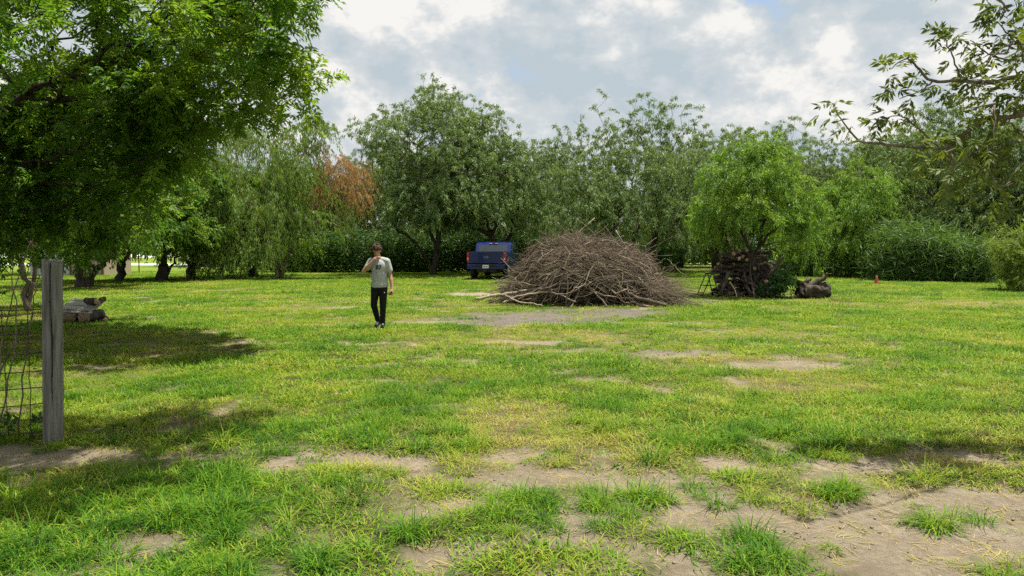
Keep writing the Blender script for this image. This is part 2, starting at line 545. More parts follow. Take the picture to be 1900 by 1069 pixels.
def build_ground():
    xs = np.concatenate([-np.geomspace(900, 16, 28), np.arange(-15.8, 15.8, .14), np.geomspace(16, 900, 28)])
    ys = np.concatenate([-np.geomspace(300, 2, 10), np.arange(-1.5, 3, .5), np.arange(3, 12, .09), np.arange(12, 27, .18), np.arange(27, 60, .6), np.geomspace(61, 1400, 30)])
    X, Y = np.meshgrid(xs, ys)
    Z = gz(X, Y)
    bare, ash, dry = fields(X.ravel(), Y.ravel())
    Z = Z.ravel() - .02 * np.maximum(bare, ash)
    V = np.stack([X.ravel(), Y.ravel(), Z], -1)
    ny, nx = X.shape
    i = np.arange(ny * nx).reshape(ny, nx)
    F = np.stack([i[:-1, :-1], i[:-1, 1:], i[1:, 1:], i[1:, :-1]], -1).reshape(-1, 4)
    me = mesh_np('ground', V, [F], [M['ground']], True)
    far = sstep(45, 75, V[:, 1])
    fd = sstep(38, 52, V[:, 1]) * (1 - .8 * dry)
    for nm, arr in (('far', fd), ('bare', bare * (1 - far)), ('ash', ash * (1 - far)), ('dry', dry * (1 - .75 * far))):
        a = me.attributes.new(nm, 'FLOAT', 'POINT')
        a.data.foreach_set('value', arr.astype(np.float32))
    tag(link('ground', me), 'grassy clearing ground with bare earth and ash patches', 'ground', kind='structure')


build_ground()


# ------------------------------------------------------------------ grass: instanced tufts
def sph(c, r, n=12, rot=None):
    r = np.broadcast_to(np.asarray(r, float), 3)
    a, b = np.arange(n) * 2 * math.pi / n, np.linspace(-math.pi / 2, math.pi / 2, n // 2 + 1)[1:-1]
    V = [np.array([0, 0, -1.])]
    for q in b:
        V += [np.array([math.cos(q) * math.cos(t), math.cos(q) * math.sin(t), math.sin(q)]) for t in a]
    V.append(np.array([0, 0, 1.]))
    V = np.array(V) * r
    if rot is not None:
        V = V @ np.array(rot).T
    V = V + np.asarray(c, float)
    T, Q = [], []
    m = len(b)
    for i in range(n):
        j = (i + 1) % n
        T += [(0, 1 + j, 1 + i), (len(V) - 1, 1 + (m - 1) * n + i, 1 + (m - 1) * n + j)]
        for k in range(m - 1):
            Q.append((1 + k * n + i, 1 + k * n + j, 1 + (k + 1) * n + j, 1 + (k + 1) * n + i))
    return V, np.array(T), np.array(Q)


def blade_geo(g, n, rad, h0, h1, w0, w1, lean, curl=.6, seg=3, flat=0.):
    a = g.uniform(0, 2 * math.pi, n)
    r = rad * np.sqrt(g.uniform(0, 1, n))
    base = np.stack([r * np.cos(a), r * np.sin(a), np.full(n, -.015)], -1)
    az = a + g.normal(0, .9, n)
    out = np.stack([np.cos(az), np.sin(az), np.zeros(n)], -1)
    side = np.stack([-np.sin(az), np.cos(az), np.zeros(n)], -1)
    h = g.uniform(h0, h1, n)
    w = g.uniform(w0, w1, n)
    ln = np.abs(g.normal(lean, lean * .5, n))
    cu = np.abs(g.normal(curl, curl * .4, n))
    Vs, Fs = [], []
    pts = []
    for k in range(seg + 1):
        t = k / seg
        ang = ln + cu * t
        z = h * t * np.cos(np.clip(ang, 0, 1.75)) * (1 - flat)
        o = h * t * np.sin(np.clip(ang, 0, 1.75))
        c = base + out * o[:, None]
        c[:, 2] += z + flat * .012
        pts.append(c)
    for k in range(seg):
        ww = (w * (1 - .75 * (k / seg) ** 1.5) * .5)[:, None]
        Vs += [pts[k] - side * ww, pts[k] + side * ww]
    Vs.append(pts[seg])
    V = np.stack(Vs, 1)
    m = V.shape[1]
    b = np.arange(n)[:, None] * m
    q = np.concatenate([b + np.array([[2 * k, 2 * k + 1, 2 * k + 3, 2 * k + 2]]) for k in range(seg - 1)]) if seg > 1 else np.zeros((0, 4), int)
    t = b + np.array([[2 * seg - 2, 2 * seg - 1, 2 * seg]])
    return V.reshape(-1, 3), q, t


def build_grass():
    g = np.random.default_rng(5)
    protos = bpy.data.collections.new('tuft_kinds')

    def proto(i, *parts):
        G = Geo()
        for V, q, t in parts:
            G.add(V, q, t)
        o = bpy.data.objects.new('tuft_%02d' % i, G.mesh('tuft', M['blade'], True))
        protos.objects.link(o)
    # 0-3 mown lawn, 4-6 tall clump, 7-8 flattened straw, 9-10 low broad weed, 11-13 coarse lawn for farther off
    for i in range(4):
        proto(i, blade_geo(g, 44, .13, .035, .12, .005, .010, .5, .9))
    for i in range(4, 7):
        proto(i, blade_geo(g, 60, .11, .12, .32, .006, .012, .35, 1.0, 4), blade_geo(g, 40, .15, .04, .16, .005, .009, .6, .9))
    for i in range(7, 9):
        proto(i, blade_geo(g, 30, .2, .04, .15, .003, .006, 1.25, .3, 2, .85))
    for i in range(9, 11):
        proto(i, blade_geo(g, 40, .11, .025, .06, .012, .022, .9, .5, 2), blade_geo(g, 12, .09, .03, .08, .004, .006, .5, .8))
    for i in range(11, 14):
        proto(i, blade_geo(g, 70, .26, .03, .11, .010, .018, .55, .8, 2))
    lm = m_leaf('leaf_litter', (0.10, 0.062, 0.035), (0.30, 0.21, 0.12), (0.2, 0.14, 0.08), trans=.1)
    pm = m_plain('pebble', (0.26, 0.22, 0.17), .9, 0, .3, 30)
    for i in range(14, 16):
        V, q, t = blade_geo(g, 16, .22, .025, .06, .008, .02, 1.3, .2, 2, .8)
        V2, q2, t2 = blade_geo(g, 5, .22, .06, .18, .003, .006, 1.4, .1, 2, .9)
        o = bpy.data.objects.new('tuft_%02d' % i, Geo().add(V, q, t).add(V2, q2, t2).mesh('litter', lm))
        protos.objects.link(o)
    Gp = Geo()
    for k in range(12):
        r = g.uniform(.004, .014)
        v, t3, q3 = sph((g.uniform(-.2, .2), g.uniform(-.2, .2), r * .3), (r * g.uniform(.8, 1.5), r, r * .7), 6)
        Gp.add(v, t3, q3)
    protos.objects.link(bpy.data.objects.new('tuft_16', Gp.mesh('pebbles', pm)))
    pts, var, scl, tint, rz = [], [], [], [], []

    def scatter(x0, x1, y0, y1, dens, kinds, s0, s1, mode):
        n = int(dens * (x1 - x0) * (y1 - y0))
        x, y = g.uniform(x0, x1, n), g.uniform(y0, y1, n)
        k = np.abs(x) < .80 * y + 1.2
        x, y = x[k], y[k]
        bare, ash, dry = fields(x, y)
        n = len(x)
        bald = np.maximum(bare, ash)
        patchy = fbm(x, y, 3.1, 3, 91)
        lush = fbm(x, y, .9, 4, 95)
        u = g.uniform(0, 1, n)
        if mode == 'lawn':
            keep = u > np.clip(bald * 1.08, 0, .985) + .25 * (patchy < .36)
        elif mode == 'tall':
            edge = np.exp(-((y - 6.45 - .25 * np.sin(x * 1.7)) / .35) ** 2) * (x > -2.2) * (x < 3.4)
            want = .16 + .85 * sstep(.52, .66, lush) + .5 * edge + .9 * (x < -1.0 - .3 * (y - 4.2)) * (y < 5.4)
            for cx, cyy, rr in ((2.55, 6.3, .5), (2.72, 4.55, .22), (2.85, 4.35, .2), (-2.4, 6.75, .35), (.0, 4.8, .33), (.15, 4.6, .3), (-1.2, 5.0, .3), (1.6, 6.35, .4), (.75, 4.85, .3), (-.6, 6.5, .3), (1.45, 4.9, .25), (2.3, 5.0, .22)):
                want = np.maximum(want, 2.2 * (np.hypot(x - cx, y - cyy) < rr))
            keep = (u < want * .6) & (g.uniform(0, 1, n) > bald * .96 * (want < 1.4))
        elif mode == 'litter':
            keep = u < .12 + .6 * bald
        elif mode == 'straw':
            keep = u < .12 + .55 * dry + .4 * bare - .1 * ash
        else:
            keep = (u < sstep(.5, .66, fbm(x, y, 1.9, 3, 99))) & (g.uniform(0, 1, n) > bald * .8)
        x, y, bare, dry, lush, ash = (a[keep] for a in (x, y, bare, dry, lush, ash))
        n = len(x)
        z = gz(x, y) - .02 * np.maximum(bare, ash)
        pts.append(np.stack([x, y, z], -1))
        var.append(g.choice(kinds, n))
        short = 1 - .45 * np.clip(dry + bare, 0, 1)
        scl.append(g.uniform(s0, s1, n) * (short if mode in ('lawn', 'weed') else 1))
        base = .49 - .30 * (lush - .5) * 2 + .22 * dry + g.normal(0, .10, n)
        if mode == 'tall':
            base = .30 + .2 * dry + g.normal(0, .13, n) - .1 * (lush - .5)
            base = base + .12 * (np.hypot(x - 2.55, y - 6.3) < .6)
        elif mode == 'straw':
            base = .92 + g.normal(0, .08, n)
        elif mode == 'weed':
            base = .24 + g.normal(0, .08, n) + .2 * dry
        tint.append(np.clip(base, 0, 1))
        rz.append(g.uniform(0, 6.283, n))

    scatter(-9, 9, 2.6, 10, 110, [0, 1, 2, 3], .7, 1.25, 'lawn')
    scatter(-7, 7, 2.6, 8.5, 34, [4, 5, 6], .35, .85, 'tall')
    scatter(-9, 9, 2.6, 10, 52, [7, 8], .5, 1.1, 'straw')
    scatter(-9, 9, 2.6, 12, 16, [14, 15, 16], .6, 1.2, 'litter')
    scatter(-14, 14, 12, 22, 4, [14, 15], .9, 1.5, 'litter')
    scatter(-9, 9, 2.6, 11, 30, [9, 10], .6, 1.2, 'weed')
    scatter(-17, 17, 10, 20, 46, [0, 1, 2, 3, 11, 12, 13], .9, 1.5, 'lawn')
    scatter(-17, 17, 8.5, 20, 7.0, [4, 5, 6], .3, .65, 'tall')
    scatter(-17, 17, 10, 20, 9, [7, 8], .8, 1.4, 'straw')
    scatter(-17, 17, 11, 20, 7, [9, 10], .9, 1.4, 'weed')
    scatter(-42, 42, 20, 51, 16, [11, 12, 13], .9, 1.7, 'lawn')
    scatter(-38, 38, 20, 46, 2.2, [4, 5, 6], .4, .8, 'tall')
    pts, var, scl, tint, rz = (np.concatenate(a) for a in (pts, var, scl, tint, rz))
    me = bpy.data.meshes.new('grass')
    me.vertices.add(len(pts))
    me.vertices.foreach_set('co', pts.astype(np.float32).ravel())
    a = me.attributes.new('variant', 'INT', 'POINT')
    a.data.foreach_set('value', var.astype(np.int32))
    for nm, arr in (('scl', scl), ('tint', tint)):
        a = me.attributes.new(nm, 'FLOAT', 'POINT')
        a.data.foreach_set('value', arr.astype(np.float32))
    a = me.attributes.new('rot', 'FLOAT_VECTOR', 'POINT')
    rv = np.zeros((len(pts), 3), np.float32)
    rv[:, 2] = rz
    a.data.foreach_set('vector', rv.ravel())
    me.materials.append(M['blade'])
    o = link('grass', me)
    tag(o, 'green grass and low weeds growing over the clearing', 'grass', kind='stuff')
    ng = bpy.data.node_groups.new('grass_scatter', 'GeometryNodeTree')
    ng.interface.new_socket('Geometry', in_out='INPUT', socket_type='NodeSocketGeometry')
    ng.interface.new_socket('Geometry', in_out='OUTPUT', socket_type='NodeSocketGeometry')
    gi, go = ng.nodes.new('NodeGroupInput'), ng.nodes.new('NodeGroupOutput')
    ci = ng.nodes.new('GeometryNodeCollectionInfo')
    ci.inputs['Collection'].default_value = protos
    ci.inputs['Separate Children'].default_value = True
    ci.inputs['Reset Children'].default_value = True
    ip = ng.nodes.new('GeometryNodeInstanceOnPoints')
    ip.inputs['Pick Instance'].default_value = True

    def attr(nm, typ):
        n = ng.nodes.new('GeometryNodeInputNamedAttribute')
        n.data_type = typ
        n.inputs['Name'].default_value = nm
        return [s for s in n.outputs if s.enabled and s.name == 'Attribute'][0]
    L = ng.links.new
    L(gi.outputs[0], ip.inputs['Points'])
    L(ci.outputs[0], ip.inputs['Instance'])
    L(attr('variant', 'INT'), ip.inputs['Instance Index'])
    L(attr('rot', 'FLOAT_VECTOR'), ip.inputs['Rotation'])
    L(attr('scl', 'FLOAT'), ip.inputs['Scale'])
    L(ip.outputs[0], go.inputs[0])
    mod = o.modifiers.new('scatter', 'NODES')
    mod.node_group = ng
    print('grass tufts', len(pts))


build_grass()


# ------------------------------------------------------------------ trees
def sample_lobes(lobes, n, g, shell):
    lobes = np.asarray(lobes, float)
    w = np.prod(lobes[:, 3:], 1) ** (2 / 3.)
    i = g.choice(len(lobes), n, p=w / w.sum())
    u = norm(g.normal(size=(n, 3)))
    r = g.uniform(shell ** 3, 1, n) ** (1 / 3.)
    return lobes[i, :3] + u * r[:, None] * lobes[i, 3:], norm(u * lobes[i, 3:] ** -1.)


def sample_clumps(lobes, n, g, shell, per=6, size=.27):
    """tips gathered into clumps, with gaps between them"""
    lobes = np.asarray(lobes, float)
    w = np.prod(lobes[:, 3:], 1) ** (2 / 3.)
    i = g.choice(len(lobes), n, p=w / w.sum())
    u = norm(g.normal(size=(len(lobes), per, 3)))
    r = g.uniform(shell ** 3, 1, (len(lobes), per, 1)) ** (1 / 3.)
    cen = lobes[:, None, :3] + u * r * lobes[:, None, 3:] * .92
    k = g.integers(0, per, n)
    off = g.normal(size=(n, 3)) * lobes[i, 3:] * size
    p = cen[i, k] + off
    return p, norm((p - lobes[i, :3]) / lobes[i, 3:] + .3 * g.normal(size=(n, 3)))


def grow(stems, pts, bf):
    """join points to the stems by cheapest path; returns nodes, parents"""
    nodes, par, plen = [], [], []
    for s in stems:
        prev = -1 if not nodes else 0
        for k, p in enumerate(s):
            if k == 0 and nodes:
                continue
            nodes.append(np.array(p, float))
            par.append(prev)
            plen.append(0 if prev < 0 else plen[prev] + np.linalg.norm(nodes[-1] - nodes[prev]))
            prev = len(nodes) - 1
    ns = len(nodes)
    n = ns + len(pts)
    A, pl, pr = np.zeros((n, 3)), np.zeros(n), np.full(n, -1)
    A[:ns], pl[:ns], pr[:ns] = nodes, plen, par
    cen = A[:ns].mean(0)
    hub = A[:ns][np.argmax(A[:ns, 2])]
    order = np.argsort(np.linalg.norm(pts - hub, axis=1))
    lo = 1 if ns > 2 else 0
    for c, j in enumerate(order):
        k = ns + c
        d = np.linalg.norm(A[lo:k] - pts[j], axis=1)
        b = lo + int(np.argmin(d + bf * pl[lo:k] + .6 * np.maximum(0, A[lo:k, 2] - pts[j, 2])))
        A[k], pr[k] = pts[j], b
        pl[k] = pl[b] + np.linalg.norm(A[b] - pts[j])
    return A, pr, order, ns


def wood(A, pr, g, tip, ex, rmax, wig=.08, S=6, minr=0.0, flare=1.35):
    n = len(A)
    acc = np.zeros(n)
    has = np.zeros(n, bool)
    for i in range(n - 1, 0, -1):
        if acc[i] == 0:
            acc[i] = tip ** ex
        if pr[i] >= 0:
            acc[pr[i]] += acc[i]
    rad = np.minimum(acc ** (1 / ex), rmax)
    rad = rad * (rmax / max(rad.max(), 1e-6)) ** np.clip((rad / rad.max()), 0, 1)
    ch = np.where(pr >= 0)[0]
    ch = ch[rad[ch] > minr]
    G = Geo()
    for thick in (True, False):
        cc = ch[(rad[ch] > .022) == thick]
        if len(cc):
            wood_part(G, A, pr, cc, rad, g, wig, S if thick else 3, 5 if thick else 3, flare)
    return G, rad


def wood_part(G, A, pr, ch, rad, g, wig, S, K, flare):
    a, b = A[pr[ch]], A[ch]
    L = np.linalg.norm(b - a, axis=1)[:, None]
    t = np.linspace(0, 1, K)[None, :, None]
    pp = a[:, None] * (1 - t) + b[:, None] * t
    off = g.normal(size=(len(ch), K - 2, 3)) * (L * wig)[:, None]
    pp[:, 1:K - 1] += off
    r1 = rad[ch]
    r0 = np.minimum(rad[pr[ch]], r1 * 1.35)
    root = pr[pr[ch]] < 0
    r0 = np.where(root, r1 * flare, r0)
    tt = t[:, :, 0]
    rr = r0[:, None] * (1 - tt) + r1[:, None] * tt
    G.add(*tubes(pp, rr, S, S > 3))


def sprigs(pos, out, g, K, L, droop, ll, lw, hang=.5, jit=.6, outw=.9, spread=.0):
    """leafy drooping sprays"""
    n = len(pos)
    d = norm(out * outw + g.normal(size=(n, 3)) * .55 + np.array([0, 0, .15]))
    Ls = L * g.uniform(.55, 1.3, n)
    t = g.uniform(.0, 1.0, (n, K))
    p = pos[:, None] + d[:, None] * (Ls[:, None] * t)[..., None]
    p[..., 2] -= droop * Ls[:, None] * t ** 1.8
    p += g.normal(size=p.shape) * spread
    tan = d[:, None] + np.array([0, 0, -1.]) * (droop * 1.8 * t ** .8)[..., None]
    dl = norm(norm(tan) * .6 + g.normal(size=p.shape) * jit + np.array([0, 0, -1.]) * hang)
    N = n * K
    return leaf_faces(p.reshape(-1, 3), dl.reshape(-1, 3), ll * g.uniform(.6, 1.25, N), lw * g.uniform(.7, 1.2, N), g)


def pinnate(pos, out, g, leaves, L, pairs, ll, lw, up=.1, twig=.35, droop=.5):
    """compound leaves of paired leaflets along a rachis"""
    n = len(pos)
    td = norm(out * .8 + g.normal(size=(n, 3)) * .5 + np.array([0, 0, up]))
    t = g.uniform(.15, 1., (n, leaves))
    p0 = pos[:, None] + td[:, None] * (t * twig * g.uniform(.7, 1.4, (n, 1)))[..., None]
    rd = norm(td[:, None] * .55 + g.normal(size=(n, leaves, 3)) * .75 + np.array([0, 0, -.12]))
    p0, rd = p0.reshape(-1, 3), rd.reshape(-1, 3)
    m = len(p0)
    Lr = L * g.uniform(.7, 1.2, m)
    upv = norm(np.array([0, 0, 1.]) + .35 * g.normal(size=(m, 3)))
    sd = norm(np.cross(rd, upv))
    nn = np.cross(sd, rd)
    ps, ds, us, sz = [], [], [], []
    for k in range(pairs):
        u = .3 + .65 * k / max(pairs - 1, 1)
        q = p0 + rd * (Lr * u)[:, None]
        q[:, 2] -= droop * Lr * u * u * .5
        for s in (-1, 1):
            ps.append(q)
            ds.append(norm(rd * .75 + sd * s * .85 + np.array([0, 0, -1.]) * (droop * .7) + .15 * g.normal(size=(m, 3))))
            us.append(nn)
            sz.append(np.full(m, .75 + .5 * math.sin(math.pi * (.25 + .5 * u))))
    q = p0 + rd * Lr[:, None]
    q[:, 2] -= droop * Lr * .5
    ps.append(q)
    ds.append(norm(rd + np.array([0, 0, -1.]) * droop * .8))
    us.append(nn)
    sz.append(np.ones(m))
    ps, ds, us, sz = np.concatenate(ps), np.concatenate(ds), np.concatenate(us), np.concatenate(sz)
    N = len(ps)
    return leaf_faces(ps, ds, ll * sz * g.uniform(.75, 1.15, N), lw * sz * g.uniform(.8, 1.15, N), g, .22, us)


def dome(W, z0, z1, n, g, squash=1.0, low=.35):
    """uneven crown: lobes in a spreading dome"""
    out = []
    H = z1 - z0
    for i in range(n):
        f = (i + .5) / n
        a = i * 2.399 + g.normal(0, .3)
        rr = W * .5 * math.sqrt(f) * g.uniform(.72, .98)
        zc = z0 + H * (.80 * (1 - (rr / (W * .5)) ** 2.2 * (1 - low)) - .05) * g.uniform(.78, 1.06)
        r = W * g.uniform(.13, .2)
        out.append((rr * math.cos(a), rr * math.sin(a) * squash, zc, r * 1.1, r * 1.1, r * g.uniform(.75, 1.1)))
        if f > .3:
            out.append((rr * .8 * math.cos(a + .5), rr * .8 * math.sin(a + .5) * squash, z0 + (zc - z0) * g.uniform(.3, .6), r, r, r * .8))
            out.append((rr * math.cos(a + .2), rr * math.sin(a + .2) * squash, z0 + H * g.uniform(.05, .16), r * 1.1, r, r * .6))
    return out


def make_tree(name, label, loc, stems, lobes, seed, leafm, bark, kind='mesq', n_skel=160, n_tip=1000, K=34, tip=.008, ex=2.3, rmax=.3, bf=.4,
              L=.62, droop=.6, ll=.19, lw=.043, hang=.85, group=None, jit=.6, S=6, minr=.0, cat='tree', extra=None, shell=.5, spread=.05, outw=.9, twig=.35, wig=.055, per=7, csize=.27):
    g = np.random.default_rng(seed)
    root = thing(name, label, cat, (loc[0], loc[1], float(gz(loc[0], loc[1])) if len(loc) < 3 else loc[2]), 0, group)
    pi, _ = sample_lobes(lobes, n_skel, g, .1)
    po, no = sample_clumps(lobes, n_tip, g, shell, per, csize)
    A, pr, order, ns = grow(stems, np.concatenate([pi, po]), bf)
    G, rad = wood(A, pr, g, tip, ex, rmax, S=S, minr=minr, wig=wig)
    link('trunk', G.mesh('trunk', M[bark], True), root)
    hub = np.array([np.mean([l[0] for l in lobes]), np.mean([l[1] for l in lobes]), np.min([l[2] for l in lobes])])
    out = norm(no * .6 + norm(po - hub) * .6)
    if kind == 'pinnate':
        V, F = pinnate(po, out, g, K, L, 4, ll, lw, droop=droop, twig=twig)
    else:
        V, F = sprigs(po, out, g, K, L, droop, ll, lw, hang, jit, outw, spread)
    me = mesh_np('crown', V, [F], [M[leafm]])
    link('crown', me, root)
    root['tips'] = 0
    del root['tips']
    return root, (A, pr, po, out)


TREELINE = 'trees of the wood around the clearing'

# --- the three mesquites behind the truck and the brush pile
g0 = np.random.default_rng(3)
d = 45.
W = 9.6
st = [[(0, 0, -.2), (-.25, 0, .7), (-1.1, .1, 1.9), (-2.4, .2, 2.9), (-3.4, .2, 3.6)], [(0, 0, -.2), (.12, .1, 1.4), (.25, .2, 2.7), (.8, .3, 3.7), (1.8, .4, 4.4)], [(0, 0, -.2), (.1, .2, 1.3), (-.3, .6, 3.0), (-.4, .8, 5.0)]]
lob = dome(W + .6, 3.8, 11.2, 12, g0) + [(-.6, 0, 10.4, 1.7, 1.7, 1.5), (1.6, .3, 9.6, 1.6, 1.7, 1.5), (-2.6, .3, 9.2, 1.5, 1.5, 1.2), (3.6, 0, 9.0, 1.2, 1.3, 1.2), (-3.9, -.5, 4.3, 1.3, 1.3, .6)]
make_tree('mesquite_tree', 'tallest mesquite with forked dark trunk standing left of the blue pickup truck', (U(806, d), d), st, lob, 101, 'mesq_pale', 'bark', n_tip=2300, K=43, group=TREELINE, rmax=.25)
d = 46.
st = [[(0, 0, -.2), (.05, 0, 1.2), (-.1, .1, 2.4), (.3, .2, 3.6)], [(0, 0, -.2), (.1, 0, 1.3), (1.2, .2, 2.6), (2.6, .2, 3.2)]]
lob = dome(9.6, 3.4, 9.4, 12, g0)
mesq_b, _ = make_tree('mesquite_tree', 'rounded mesquite rising directly behind the blue pickup truck', (U(915, d), d), st, lob, 102, 'mesq', 'bark', n_tip=2300, K=43, group=TREELINE, rmax=.24)
d = 44.
st = [[(0, 0, -.2), (-.2, 0, 1.0), (-.9, .1, 2.2), (-2.2, .2, 3.3)], [(0, 0, -.2), (.3, 0, 1.0), (1.2, .1, 1.9), (2.8, .2, 2.7)], [(0, 0, -.2), (.05, .2, 1.5), (.3, .4, 3.4)]]
lob = dome(10.8, 2.6, 9.8, 14, g0) + [(-2.5, -.3, 8.2, 1.5, 1.5, 1.8), (.6, 0, 9.4, 1.4, 1.4, 1.6), (2.6, 0, 8.8, 1.4, 1.4, 1.5), (-4.2, .2, 7.2, 1.2, 1.2, 1.6)]
mesq_c, _ = make_tree('mesquite_tree', 'broad mesquite with tall wispy top rising behind the brush pile', (U(1175, d), d), st, lob, 103, 'mesq_pale', 'bark', n_tip=2300, K=43, group=TREELINE, rmax=.25)

# --- bright young tree growing through the firewood
d = 25.6
st = [[(0, 0, -.1), (-.05, 0, .7), (-.15, .05, 1.5), (-.5, .1, 2.3)], [(0, 0, -.1), (.1, 0, .8), (.1, .1, 1.7), (.3, .1, 2.6)], [(0, 0, -.1), (-.1, .1, .9), (-.9, .2, 1.7), (-1.6, .2, 2.1)]]
lob = dome(3.5, 2.5, 5.3, 10, g0, low=.3) + [(.2, 0, 5.1, .7, .7, .5), (-.8, 0, 4.8, .6, .7, .5), (1.0, 0, 4.5, .7, .7, .6), (-1.75, 0, 2.7, .4, .5, .6), (1.5, -.3, 2.2, .45, .4, .7), (1.0, -.5, 2.1, .3, .3, .5), (-1.2, .3, 2.3, .35, .3, .4), (1.9, 0, 3.4, .5, .5, .7)]
bright_a, _ = make_tree('young_mesquite_tree', 'small bright green tree growing up through the firewood stack', (U(1403, d), d), st, lob, 104, 'bright', 'bark', n_tip=900, K=40, ll=.15, lw=.034, L=.42, tip=.006, rmax=.075, group=TREELINE, hang=.8, droop=.75)
# --- bright drooping tree right of it, foliage to the ground
d = 42.5
st = [[(0, 0, -.1), (.1, 0, 1.0), (-.4, .1, 2.2), (-1.2, .1, 3.2)], [(0, 0, -.1), (.2, 0, 1.2), (1.0, .1, 2.6), (1.9, .1, 3.4)]]
lob = dome(6.6, 1.0, 7.4, 11, g0, low=.15) + [(-2.3, -.8, 1.4, 1., 1., .9), (-.8, -1.4, 1.5, 1.1, 1., 1.), (.9, -1.5, 1.8, 1.1, 1., 1.), (2.4, -.8, 1.7, 1., 1., 1.)]
bright_b, _ = make_tree('weeping_mesquite_tree', 'bright green drooping tree with foliage to the ground right of the stump', (U(1580, d), d), st, lob, 105, 'bright', 'bark', n_tip=1700, K=44, ll=.18, lw=.042, L=.8, group=TREELINE, rmax=.2, hang=.95, droop=.9)
# --- right-hand wall of trees
d = 43.
st = [[(0, 0, -.1), (.1, 0, 1.2), (-.3, .1, 2.6), (-1.0, .1, 3.6)], [(0, 0, -.1), (.2, 0, 1.2), (1.2, .1, 2.8), (2.2, .1, 3.6)]]
lob = dome(8.8, 1.2, 9.6, 13, g0, low=.25) + [(-3.0, -1.0, 2.2, 1.3, 1., 1.1), (-1., -2, 2.6, 1.3, 1., 1.1), (1.5, -2., 2.6, 1.3, 1., 1.1), (3.2, -1, 2.3, 1.2, 1., 1.)]
mesq_d, _ = make_tree('mesquite_tree', 'grey green mesquite with dense low foliage behind the tall cane at the right', (U(1775, d), d), st, lob, 106, 'mesq', 'bark', n_tip=2300, K=43, group=TREELINE, rmax=.26, droop=.7)
mesq_d.scale = (1.08, 1.08, 1.16)


def more(src, px, d, s, rot, label, sz=None):
    return copy_tree(src, (U(px, d), d, float(gz(U(px, d), d)) - .05), rot, (s, s, sz or s), label)


more(mesq_d, 1945, 42, 1.12, 2.1, 'grey green mesquite at the right edge behind the near overhanging branch')
more(mesq_b, 1660, 54, 1.12, 1.2, 'thin-topped mesquite standing behind the bright drooping tree')
more(mesq_c, 1480, 56, 1.08, 2.4, 'distant mesquite seen between the firewood tree and the drooping tree')
more(mesq_b, 1330, 52, 1.1, 2.9, 'mesquite behind the firewood tree next to the brush pile mesquite')
more(mesq_c, 1040, 58, .92, 1.0, 'far mesquite filling the gap between truck and brush pile')
more(mesq_d, 1260, 62, 1.1, .4, 'far mesquite deep in the wood right of the brush pile')
more(mesq_d, 700, 60, 1.08, 4.0, 'far mesquite deep in the wood behind the walking person')
more(mesq_b, 560, 58, .95, 5.0, 'far mesquite behind the weeping tree with dead orange sprays')
more(mesq_d, 850, 64, 1.15, 5.5, 'far mesquite deep in the wood left of the truck')
more(mesq_c, 1800, 58, 1.0, 4.4, 'far mesquite behind the right-hand wall of trees')
more(mesq_d, 430, 66, 1.15, 2.2, 'far mesquite at the left end of the wood')
more(mesq_d, 1560, 66, 1.1, 3.3, 'far mesquite deep in the wood behind the stump')

# --- weeping tree with a dead orange part
d = 40.
st = [[(0, 0, -.1), (-.2, 0, .9), (-1.2, .1, 2.0), (-2.6, .2, 3.0)], [(0, 0, -.1), (.3, 0, .9), (1.3, 0, 2.3), (3.0, .1, 3.6), (4.6, .1, 4.4)], [(0, 0, -.1), (.1, .2, 1.6), (.3, .3, 4.0)]]
lob = [(-3.2, -.3, 3.6, 1.8, 1.6, 1.7), (-2.6, -.8, 1.5, 1.5, 1.2, 1.0), (-3.4, -.9, 1.0, .9, .9, .8), (-1.6, -1.8, 1.3, 1.0, .7, .8), (-2.4, -1.9, 2.4, 1.2, .8, 1.1), (-.2, -1.9, 2.0, .9, .7, .8), (-1.4, -1.2, 4.8, 1.8, 1.6, 1.7), (-1.0, -1.3, 2.6, 1.5, 1.2, 1.2), (.4, -1.3, 3.4, 1.8, 1.4, 1.3), (.6, 0, 6.6, 1.9, 1.8, 1.5), (-.9, 0, 7.8, 1.5, 1.5, 1.0), (2.2, -.8, 3.6, 1.6, 1.4, 1.0), (1.9, -.4, 5.2, 1.4, 1.4, 1.1), (1.6, .2, 8.0, 1.1, 1.2, .6), (-3.0, .3, 5.8, 1.5, 1.4, 1.4), (-2.4, .4, 7.6, 1.3, 1.3, 1.)]
wt, wdat = make_tree('weeping_tree', 'stringy weeping tree with a dead orange-brown patch left of the person', (U(520, d), d), st, lob, 107, 'willow', 'bark_pale', n_tip=1700, K=38, ll=.2, lw=.04, L=.95, droop=1.3, hang=1.6, jit=.45, rmax=.22, outw=.6, group=TREELINE)
gd = np.random.default_rng(42)
dl = [(3.3, -.3, 5.9, 1.0, .8, .75), (4.2, -.3, 5.7, .75, .7, .9), (3.6, -.4, 4.9, 1.2, .7, .7), (4.3, -.2, 4.3, .6, .5, .5), (2.3, -.5, 4.9, .6, .5, .5), (2.2, .1, 7.0, .7, .5, .4)]
po, no = sample_lobes(dl, 300, gd, .2)
V, F = sprigs(po, no, gd, 30, .8, 1.4, .15, .03, 2.2, .3, .5, .03)
tag(link('dead_foliage', mesh_np('dead_foliage', V, [F], [M['dead']]), wt), 'dead orange-brown hanging sprays')
pq = np.array([[3.4, -.2, 4.2], [4.2, -.25, 5.2], [4.6, -.2, 6.2]])
hub = np.array([3.0, .1, 3.6])
nn = gd.integers(0, len(po), 46)
pp = np.stack([hub + (po[nn] - hub) * t + gd.normal(size=(46, 3)) * .08 for t in (0, .35, .7, 1.)], 1)
V, F, T = tubes(pp, np.tile([.045, .03, .02, .008], (46, 1)), 5)
link('dead_branch', Geo().add(V, F, T).mesh('dead_branch', M['bark_pale'], True), wt)

